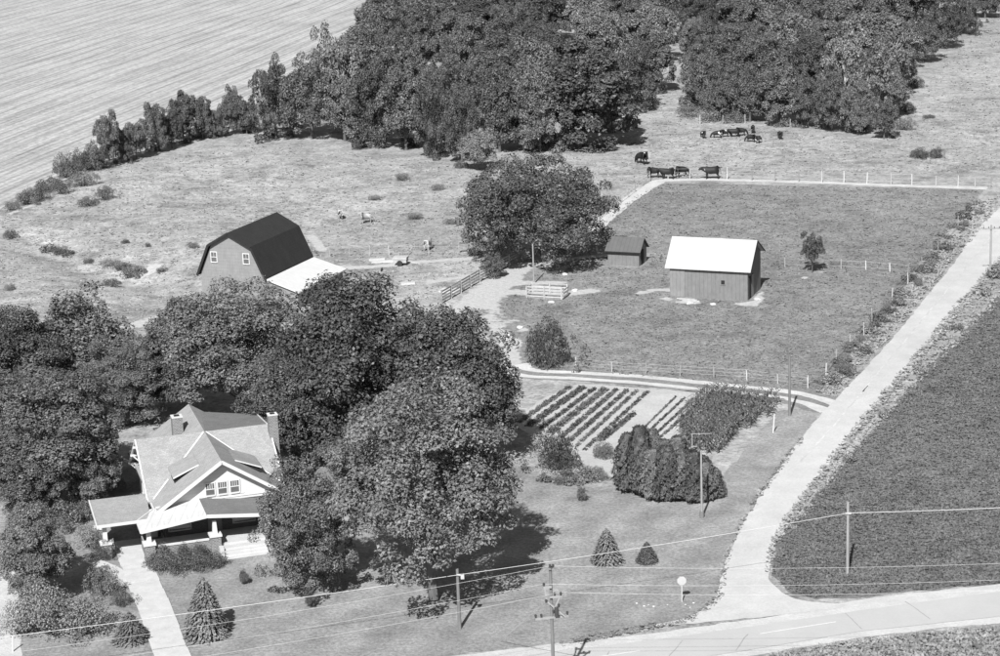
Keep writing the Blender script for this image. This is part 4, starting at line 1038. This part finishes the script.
tufts('lot_tufts', 'grass tufts in the fenced lot', 'grass', [[(590, 230), (655, 184), (980, 190), (900, 300), (820, 390), (530, 368), (490, 310)]], 24000, .05, .15, M_tuftd, 6, 3, .055, avoid=[[(664, 236), (750, 238), (768, 285), (748, 302), (668, 300)], [(604, 238), (650, 238), (650, 268), (604, 268)]])
tufts('verge_tufts', 'pale tall grass on the verges of the gravel road', 'grass', [[(985, 200), (1000, 195), (1000, 205), (900, 325), (835, 398), (815, 392), (870, 335), (930, 262)], [(1010, 255), (1010, 292), (940, 362), (870, 436), (795, 530), (782, 530), (830, 472), (920, 362)], [(770, 656), (850, 642), (1010, 626), (1010, 665), (760, 665)]], 9000, .10, .26, M_tuft, 8, 4, .07)
tufts('crop_leaves', 'dark low leafy crop filling the field right of the gravel road', 'crop', [[(1150, 172), (1012, 290), (940, 362), (880, 422), (820, 492), (784, 537), (772, 572), (786, 590), (815, 598), (860, 595), (1012, 582), (1150, 562)]], 110000, .07, .18, M_cropleaf, 9, 3, .055)
tufts('lawn_edge_tufts', 'longer grass at the lawn edge beside the roads', 'grass', [[(560, 640), (690, 617), (716, 596), (724, 560), (752, 500), (800, 438), (806, 438), (760, 498), (732, 545), (722, 598), (694, 622), (560, 648)]], 16000, .06, .16, M_tuftd, 10)
tufts('road_edge_tufts', 'ragged grass at the right edge of the gravel road', 'grass', [[(1010, 246), (1000, 266), (958, 316), (910, 374), (868, 422), (822, 480), (790, 524), (775, 548), (770, 572), (766, 572), (771, 545), (786, 518), (818, 474), (864, 416), (906, 366), (954, 308)]], 50000, .06, .2, M_tuft, 12)

# ---------------------------------------------------------------- fences
def wire_fence(label, posts_pix, h=1.25, r=.07, wires=3, mat=None, wire_r=.012):
    pts = [up(*p) for p in posts_pix]
    o = thing('wire_fence', label, 'fence', pts[0])
    rr = random.Random(len(label))
    tops = []
    for p in pts:
        q = p-pts[0]; lx, ly = rr.uniform(-.06, .06), rr.uniform(-.06, .06); hh = h*rr.uniform(.88, 1.1)
        m = MB(); m.tube([(q[0], q[1], q[2]-.3), (q[0]+lx*.5, q[1]+ly*.5, q[2]+hh*.5), (q[0]+lx, q[1]+ly, q[2]+hh)], [r, r*.95, r*.85], 6); m.build('post', mat or M_post, o); tops.append(q)
    for k in range(wires):
        m = MB()
        for a, b in zip(tops[:-1], tops[1:]):
            z = h*(.32+.6*k/max(1, wires-1)); A = Vector(a)+Vector((0, 0, z)); B = Vector(b)+Vector((0, 0, z)); m.tube([A, (A+B)/2-Vector((0, 0, .03)), B], wire_r, 3, False)
        m.build('wire', M_steel, o)
    return o
def spaced(poly, n):
    P = [np.array(p, float) for p in poly]; L = [0]
    for a, b in zip(P[:-1], P[1:]): L.append(L[-1]+np.hypot(*(b-a)))
    out = []
    for i in range(n):
        t = L[-1]*i/(n-1); k = max(j for j in range(len(L)-1) if L[j] <= t+1e-9); f = (t-L[k])/(L[k+1]-L[k]); out.append(tuple(P[k]+(P[k+1]-P[k])*f))
    return out
wire_fence('post and wire fence across the top of the fenced lot', [(668, 179), (690, 179), (727, 179.5), (752, 180.5), (775, 181), (799, 182), (822, 183), (844, 183.5), (867, 184), (891, 185), (912, 185.5), (936, 187), (958, 187.5), (975, 188), (991, 188)], 1.5, .075)
wire_fence('post fence climbing beside the pale cow path from the round tree', spaced([(592, 226), (612, 210), (650, 181)], 9), 1.25, .06)
wire_fence('wire fence along the upper side of the farm lane', [(576, 368), (612, 372), (646, 374), (680, 376), (714, 378), (747, 380), (778, 384), (808, 388)], 1.0, .06)
wire_fence('short post row across the middle of the lot beside the lone tree', [(785, 267), (812, 268), (841, 269), (866, 270), (890, 272), (908, 274)], 1.0, .07, 2)
wire_fence('leaning post fence hidden in brush along the gravel road', [(978, 205), (958, 228), (938, 252), (922, 270), (908, 284), (892, 300), (872, 322), (864, 336), (850, 346), (836, 362), (826, 376), (808, 388)], 1.3, .065)
wire_fence('thin wire fence crossing the pasture behind the barn yard', spaced([(330, 256), (400, 255), (460, 255), (488, 257)], 9), 1.1, .045, 2)
wire_fence('pair of fence posts between the round tree and the small shed', [(577, 256), (597, 257), (609, 258)], 1.2, .07, 1)
wire_fence('old fence along the edge of the right wood behind the cows', spaced([(700, 124), (766, 124), (790, 128)], 5), 1.4, .06, 1)
def board_fence(label, pix, h, rails, mat, name='board_fence', r=.08):
    pts = [up(*p) for p in pix]; o = thing(name, label, 'fence', pts[0])
    for p in pts:
        q = p-pts[0]; m = MB(); m.box(q[0]-r, q[0]+r, q[1]-r, q[1]+r, q[2]-.2, q[2]+h+.1); m.build('post', mat, o)
    for a, b in zip(pts[:-1], pts[1:]):
        for k in range(rails):
            z = h*(.3+.68*k/(rails-1)); A = Vector(a-pts[0])+Vector((0, -.1, z)); B = Vector(b-pts[0])+Vector((0, -.1, z)); m = MB(); m.bar(A, B, .04, .16); m.build('rail', mat, o)
    return o
board_fence('grey board fence running from the yard trees up to the farm gate', spaced([(442, 304), (480, 282), (519, 262)], 9), 1.35, 4, M_board)
board_fence('pale board gate beside the trunk of the round tree', [(523, 262), (531, 261), (541, 260)], 1.3, 5, M_board, 'farm_gate')
board_fence('low grey rail pen in the pasture left of the round tree', [(459, 253), (470, 251), (480, 255)], 1.1, 3, M_board)
# whitewashed slatted hay feeder
FO = up(547, 297); FA = RAD(-22)
fd = thing('hay_feeder', 'whitewashed slatted hay feeder standing on bare ground below the gate', 'feeder', FO, FA)
for yy in (-.75, .95):
    for k in range(4):
        m = MB(); m.box(-2.0, 2.0, yy-.03, yy+.03, .16+.32*k, .27+.32*k); m.build('slat', M_wboard, fd)
    for xx in (-1.9, 0, 1.9): m = MB(); m.box(xx-.06, xx+.06, yy-.1, yy-.032, 0, 1.3); m.build('post', M_wboard, fd)
for xx in (-2.03, 2.03):
    for k in range(3): m = MB(); m.box(xx-.03, xx+.03, -.72, .92, .2+.35*k, .36+.35*k); m.build('end_slat', M_wboard, fd)
m = MB(); m.box(-1.95, 1.95, -.70, .90, .02, .10); m.build('floor', M_board, fd)
# bare yard pole
def pole(name, label, foot, top, r, mat, cat='pole', taper=.75):
    b = up(*foot); h = height_to(b, top); o = thing(name, label, cat, b)
    m = MB(); m.tube([(0, 0, -.4), (0, 0, h*.5), (0, 0, h)], [r, r*(1+taper)/2, r*taper], 8); m.build('shaft', mat, o); return o, b, h
pole('yard_pole', 'bare pale pole behind the hay feeder', (534, 284), 244, .09, M_palepole)
# ---------------------------------------------------------------- utility poles and lines
p1, b1, h1 = pole('utility_pole', 'short dark pole on the front lawn under the shade tree', (459.8, 629), 569, .12, M_pole)
m = MB(); m.bar((-.05, -.13, h1-.35), (.35, -.13, h1-.35), .08, .1); m.box(.2, .42, -.22, -.05, h1-.62, h1-.3); m.build('bracket', M_steel, p1)
p5, b5, h5 = pole('utility_pole', 'pole at the near edge of the dark crop field right of the road', (847.5, 574), 502, .11, M_palepole)
m = MB(); m.bar((-.2, -.12, h5-.75), (.2, -.12, h5-.75), .08, .1); m.build('bracket', M_steel, p5)
p4, b4, h4 = pole('utility_pole', 'dark pole where the farm lane meets the gravel road', (789.6, 416), 356, .12, M_pole)
p3, b3, h3 = pole('utility_pole', 'pale pole standing against the evergreen hedge', (701.9, 518), 451, .085, M_palepole)
m = MB(); m.tube([(0, 0, -.05), (0, 0, .5)], .16, 8); m.build('base_collar', M_pole, p3)
p6, b6, h6 = pole('utility_pole', 'pole with a crossarm beside the gravel road at the right edge', (990, 278), 225, .12, M_palepole)
m = MB(); m.bar((-.9, -.15, h6-.35), (.9, -.1, h6-.35), .1, .12); m.build('crossarm', M_palepole, p6)
for xx in (-.8, -.3, .3, .8): m = MB(); m.tube([(xx, -.13, h6-.3), (xx, -.13, h6-.12)], [.05, .03], 6); m.build('insulator', M_ceram, p6)
p2, b2, h2 = pole('utility_pole', 'tall foreground pole with crossarms and insulators at the bottom edge', (554.5, 704), 567, .11, M_pole)
m = MB(); m.bar((-.05, -.2, h2-.05), (.05, .2, h2-.05), .2, .12); m.build('top_cap', M_pole, p2)
def arm(z, a, b, nm='crossarm', w=.12):
    m = MB(); m.bar(a+(z,), b+(z,), w, .12); return m.build(nm, M_palepole, p2)
arm(h2-1.15, (-.42, -.16), (.05, -.18)); arm(h2-1.75, (-.1, -.2), (.62, -.16))
arm(h2-3.05, (-.95, -.22), (.95, .10))
m = MB(); m.bar((-.35, -.2, h2-1.2), (-.25, -.2, h2-2.0), .08); m.bar((-.25, -.2, h2-2.0), (.8, -.2, h2-3.0), .09); m.bar((.45, -.2, h2-1.8), (.2, -.2, h2-2.4), .08); m.build('brace', M_palepole, p2)
for xx, yy, zz in ((-.4, -.17, h2-1.08), (-.02, -.16, h2+.02), (.16, -.1, h2), (.55, -.16, h2-1.68), (.2, -.18, h2-1.68), (-.92, -.22, h2-2.97), (-.6, -.18, h2-2.97), (.3, 0, h2-2.97), (.9, .1, h2-2.97), (-.3, -.28, h2-2.05), (.42, -.26, h2-2.35), (.1, -.3, h2-2.7)):
    m = MB(); m.tube([(xx, yy, zz), (xx, yy, zz+.16), (xx, yy, zz+.2)], [.06, .085, .03], 6); m.build('insulator', M_ceram, p2)
m = MB(); m.tube([(.28, -.3, h2-2.9), (.28, -.3, h2-2.35)], .13, 8); m.build('cutout_switch', M_ceram, p2)
g = tag(MB().tube([(0, 0, 0), tuple(up0(505, 640)-b2-np.array([0, 0, h2-2.0]))], .02, 4).build('guy_wire', M_cable), 'slanting guy wire from the tall foreground pole', 'wire'); g.location = V(b2)+Vector((-.3, -.2, h2-2.0))
def wire(label, A, B, sag, r, mat, name='power_line'):
    A, B = Vector(A), Vector(B); n = 28
    pts = [A.lerp(B, i/n)-Vector((0, 0, 4*sag*(i/n)*(1-i/n))) for i in range(n+1)]
    m = MB(); m.tube([p-A for p in pts], r, 5); o = m.build(name, mat); o.location = A; return tag(o, label, 'wire')
def at_height(px, py, like, z): return up0(px, py, z)
# the thick telephone cable: off the left edge - lawn pole - crop pole - off the right edge
T1 = b1+np.array([.3, -.13, h1-.32]); T5 = b5+np.array([0, -.15, h5-.72])
TL = up0(-60, 645, 3.6); TR = up0(1120, 501, 4.6)
wire('thick pale cable from the left edge to the short lawn pole', TL, T1, .12, .018, M_cable, 'telephone_cable')
wire('thick pale cable from the short lawn pole to the crop field pole', T1, T5, .12, .018, M_cable, 'telephone_cable')
wire('thick pale cable from the crop field pole to the right edge', T5, TR, .10, .020, M_cable, 'telephone_cable')
for i, (off, lp, rp, zl) in enumerate([((0, -.1, h2+.1), (-80, 664), (1120, 558), 8.2), ((-.4, -.17, h2-.95), (-80, 684), (1120, 574), 7.2), ((.55, -.16, h2-1.5), (-80, 697), (1120, 585), 6.6)]):
    A = b2+np.array(off); nm = ('topmost', 'middle', 'lowest')[i]
    wire('%s thin wire left of the tall foreground pole' % nm, up0(*lp, zl), A, .35, .010, M_wire)
    wire('%s thin wire right of the tall foreground pole' % nm, A, up0(*rp, zl), .35, .009, M_wire)
# ---------------------------------------------------------------- stop sign seen from behind
sb = up(682, 602.5); hs = height_to(sb, 576)
sg = thing('stop_sign', 'octagonal road sign seen from its blank back at the junction corner', 'sign', sb)
m = MB(); m.bar((0, .04, -.3), (0, .04, hs-.15), .07, .05); m.build('post', M_signback, sg)
m = MB(); R = .31; pr8 = [(R*math.cos(RAD(22.5+45*k)), hs-.33+R*math.sin(RAD(22.5+45*k))) for k in range(8)]; m.prism(pr8, 'y', -.02, -.004); m.build('plate', M_signback, sg)
# short marker posts
for (x, b, t), l in (((773, 433, 414), 'leaning white stake at the corner of the corn patch'), ((12.5, 652, 636), 'white post beside the dirt track at the lower left')):
    q = up(x, b); h = height_to(q, t); o = tag(MB().tube([(0, 0, -.15), (.12, 0, h)], [.06, .05], 6).build('marker_post', M_white), l, 'post'); o.location = V(q)
# clothes-line post between corn and hedge
q = up(702, 455); cl = thing('clothesline_post', 'white T-shaped clothesline post in front of the corn', 'post', q, RAD(-3))
m = MB(); m.tube([(-.75, 0, -.1), (-.75, 0, 1.75)], .045, 6); m.build('upright', M_palepole, cl); m = MB(); m.bar((-.85, 0, 1.75), (.75, 0, 1.75), .05, .05); m.build('crossbar', M_palepole, cl)
# ---------------------------------------------------------------- cart, boards and stones in the barn yard
wo_ = up(401, 265); wg = thing('farm_cart', 'small two-wheeled farm cart with a pale top beyond the barn', 'cart', wo_, RAD(-12))
m = MB(); m.box(-.75, .75, -.5, .5, .35, .75); m.build('bed', M_board, wg); m = MB(); m.box(-.8, .8, -.55, .55, .752, .98); m.build('load', M_wboard, wg)
for yy in (-.6, .6):
    m = MB(); n = 12; m.prism([(.32*math.cos(2*math.pi*k/n), .32+.32*math.sin(2*math.pi*k/n)) for k in range(n)], 'y', yy-.07, yy+.07); m.build('wheel', M_tyre, wg)
m = MB(); m.bar((.75, 0, .5), (1.9, 0, .25), .08); m.build('drawbar', M_steel, wg)
for (x, y), (a, b), l in (((383, 262), (1.3, .35), 'pale board pile left of the farm cart'), ((377, 260), (.9, .3), 'second pale board pile left of the farm cart'), ((408, 284), (.75, .35), 'pale board lying in the barn yard above the tree tops'), ((450, 291), (1.0, .8), 'square white panel lying beside the board fence')):
    q = up(x, y); o = tag(MB().box(-a, a, -b, b, -.05, .16).build('board_pile', M_conc), l, 'boards'); o.location = V(q); o.rotation_euler = (0, 0, RAD(-18 if x > 440 else 4))
def stone(px, py, s, label, group, seed):
    rng = np.random.default_rng(seed); bm = bmesh.new(); bmesh.ops.create_icosphere(bm, subdivisions=2, radius=s)
    for v in bm.verts:
        n = 1+.35*mnoise.noise(v.co*(1.6/s)+Vector((seed*3.1, 0, 0))); v.co = Vector((v.co.x*n*1.2, v.co.y*n, v.co.z*n*.6+s*.25))
    me = bpy.data.meshes.new('stone'); bm.to_mesh(me); bm.free(); me.materials.append(M_rock); o = bpy.data.objects.new('stone', me); C.objects.link(o); o.location = V(up(px, py)); return tag(o, label, 'stone', group)
rs = random.Random(4)
for i in range(8): stone(632+rs.random()*70, 610+rs.uniform(-3, 5)-(.12*rs.random()*60), rs.uniform(.04, .08), 'small pale stone in the grass by the road sign', 'stones by the road sign', i)
for i, (x, y) in enumerate([(507, 336), (520, 328), (551, 303), (575, 291), (565, 275), (713, 305), (757, 300), (690, 304)]): stone(x, y, .28, 'pale stone in the bare farm lot', 'stones in the farm lot', 40+i)
q = up(507, 340); o = stone(507, 340, .5, 'big white boulder by the lane bend at the tree edge', None, 60)

# ---------------------------------------------------------------- cattle
def cow_mesh(name, grazing, mat):
    J = []; E = []
    def j(x, y, z, rx, rz=None): J.append((x, y, z, rx, rz or rx)); return len(J)-1
    def e(a, b): E.append((a, b))
    s0 = j(-.66, 0, 1.02, .30, .36); s1 = j(-.25, 0, .96, .38, .43); s2 = j(.2, 0, .95, .38, .44); s3 = j(.60, 0, 1.02, .30, .40)
    e(s0, s1); e(s1, s2); e(s2, s3)
    if grazing: nk = [j(.86, .02, .92, .17, .2), j(1.08, .04, .55, .13, .15), j(1.18, .04, .28, .12, .13), j(1.28, .05, .10, .075, .075)]
    else: nk = [j(.88, .02, 1.16, .20, .26), j(1.08, .06, 1.24, .16, .18), j(1.26, .10, 1.18, .14, .14), j(1.44, .14, 1.02, .10, .10)]
    e(s3, nk[0]); [e(a, b) for a, b in zip(nk[:-1], nk[1:])]
    tl = [j(-.86, 0, 1.22, .06), j(-.95, 0, .95, .03), j(-.96, .02, .55, .045)]
    e(s0, tl[0]); e(tl[0], tl[1]); e(tl[1], tl[2])
    for sy in (-1, 1):
        f = [j(.52, sy*.19, .78, .13, .15), j(.55+.04*sy, sy*.20, .45, .075), j(.53+.05*sy, sy*.20, .20, .055), j(.57+.05*sy, sy*.20, .03, .06)]
        e(s3, f[0]); [e(a, b) for a, b in zip(f[:-1], f[1:])]
        h = [j(-.60, sy*.19, .80, .16, .2), j(-.52-.06*sy, sy*.20, .58, .10), j(-.70-.06*sy, sy*.20, .40, .065), j(-.66-.06*sy, sy*.20, .18, .05), j(-.62-.06*sy, sy*.20, .03, .06)]
        e(s0, h[0]); [e(a, b) for a, b in zip(h[:-1], h[1:])]
        b0 = nk[1]; bx, by, bz = J[b0][:3]
        er = j(bx-.02, by+sy*.22, bz+.03, .035, .05); e(b0, er)
    me = bpy.data.meshes.new(name); me.from_pydata([q[:3] for q in J], E, [])
    o = bpy.data.objects.new(name, me); C.objects.link(o)
    sk = o.modifiers.new('skin', 'SKIN')
    for i, q in enumerate(J): me.skin_vertices[0].data[i].radius = (q[3], q[4])
    me.skin_vertices[0].data[1].use_root = True
    su = o.modifiers.new('sub', 'SUBSURF'); su.levels = 1; su.render_levels = 1
    dg = bpy.context.evaluated_depsgraph_get(); nm = bpy.data.meshes.new_from_object(o.evaluated_get(dg)); bpy.data.objects.remove(o)
    nm.materials.clear(); nm.materials.append(mat); nm.polygons.foreach_set('use_smooth', [True]*len(nm.polygons)); return nm
def cow_mat(name, base, patch, thr):
    m, t, b, o = nodes_of(name); vec = coord(t)
    oi = t.nodes.new('ShaderNodeObjectInfo'); va = t.nodes.new('ShaderNodeVectorMath'); va.operation = 'ADD'
    cb = t.nodes.new('ShaderNodeCombineXYZ'); t.links.new(mathn(t, 'MULTIPLY', oi.outputs['Random'], 40.0), cb.inputs[0]); t.links.new(vec, va.inputs[0]); t.links.new(cb.outputs[0], va.inputs[1])
    f = remap(t, tex_noise(t, va.outputs[0], 1.5, 1, .4), thr, thr+.03, base, patch); t.links.new(f, b.inputs['Base Color']); b.inputs['Roughness'].default_value = .7; return m
MC_b = cow_mat('black_hide', .012, .6, .70); MC_w = cow_mat('pied_hide', .02, .5, .60); MC_p = cow_mat('pale_hide', .26, .36, .5)
CM = {}
for k, mt in (('b', MC_b), ('w', MC_w), ('p', MC_p)):
    for gq in (0, 1): CM[k, gq] = cow_mesh('cow', gq, mt)
HERD = 'cattle grazing below the right wood'; GATE = 'cattle standing at the cow path corner'
for x, y, rz, k, gq, lab, grp, sc in [
    (703, 138, 100, 'b', 1, 'black cow at the left end of the grazing herd', None, .8), (717, 138, 175, 'b', 1, 'black cow in the grazing herd below the right wood', HERD, .8), (725, 137, 20, 'w', 1, 'pied black and white cow among the grazing herd', None, .8), (735, 137, 170, 'b', 0, 'black cow in the grazing herd below the right wood', HERD, .9), (741, 136, 10, 'b', 1, 'black cow in the grazing herd below the right wood', HERD, .9),
    (753, 133, 80, 'b', 0, 'black cow standing at the top of the grazing herd', None, .8), (751, 142, 150, 'b', 1, 'black cow in the grazing herd below the right wood', HERD, .8), (759, 143, 60, 'w', 1, 'cow at the lower right of the grazing herd', None, .8), (780, 139, 95, 'b', 0, 'lone black cow right of the grazing herd', None, .8),
    (654, 178, 15, 'w', 1, 'black and white cow left of the cow path corner', None, 1.05), (668, 179, 160, 'b', 0, 'black cow in the pair standing at the cow path corner', GATE, 1.05), (682, 177, 25, 'b', 1, 'black cow in the pair standing at the cow path corner', GATE, 1.05), (712, 179, 172, 'b', 0, 'single black cow standing sideways at the top fence', None, 1.2), (642, 164, 120, 'b', 1, 'black cow grazing alone above the cow path corner', None, 1.25),
    (340, 219, 100, 'p', 0, 'pale cow standing in the pasture right of the barn roof', None, .9), (428, 250, 70, 'p', 0, 'pale cow standing in the pasture near the rail pen', None, .9), (367, 223, 10, 'p', 1, 'pale cow grazing in the pasture above the farm cart', None, .9)]:
    o = bpy.data.objects.new('cow', CM[k, gq]); C.objects.link(o); o.location = V(up(x, y)); o.rotation_euler = (0, 0, RAD(rz)); o.scale = (sc, sc, sc); tag(o, lab, 'cow', grp)
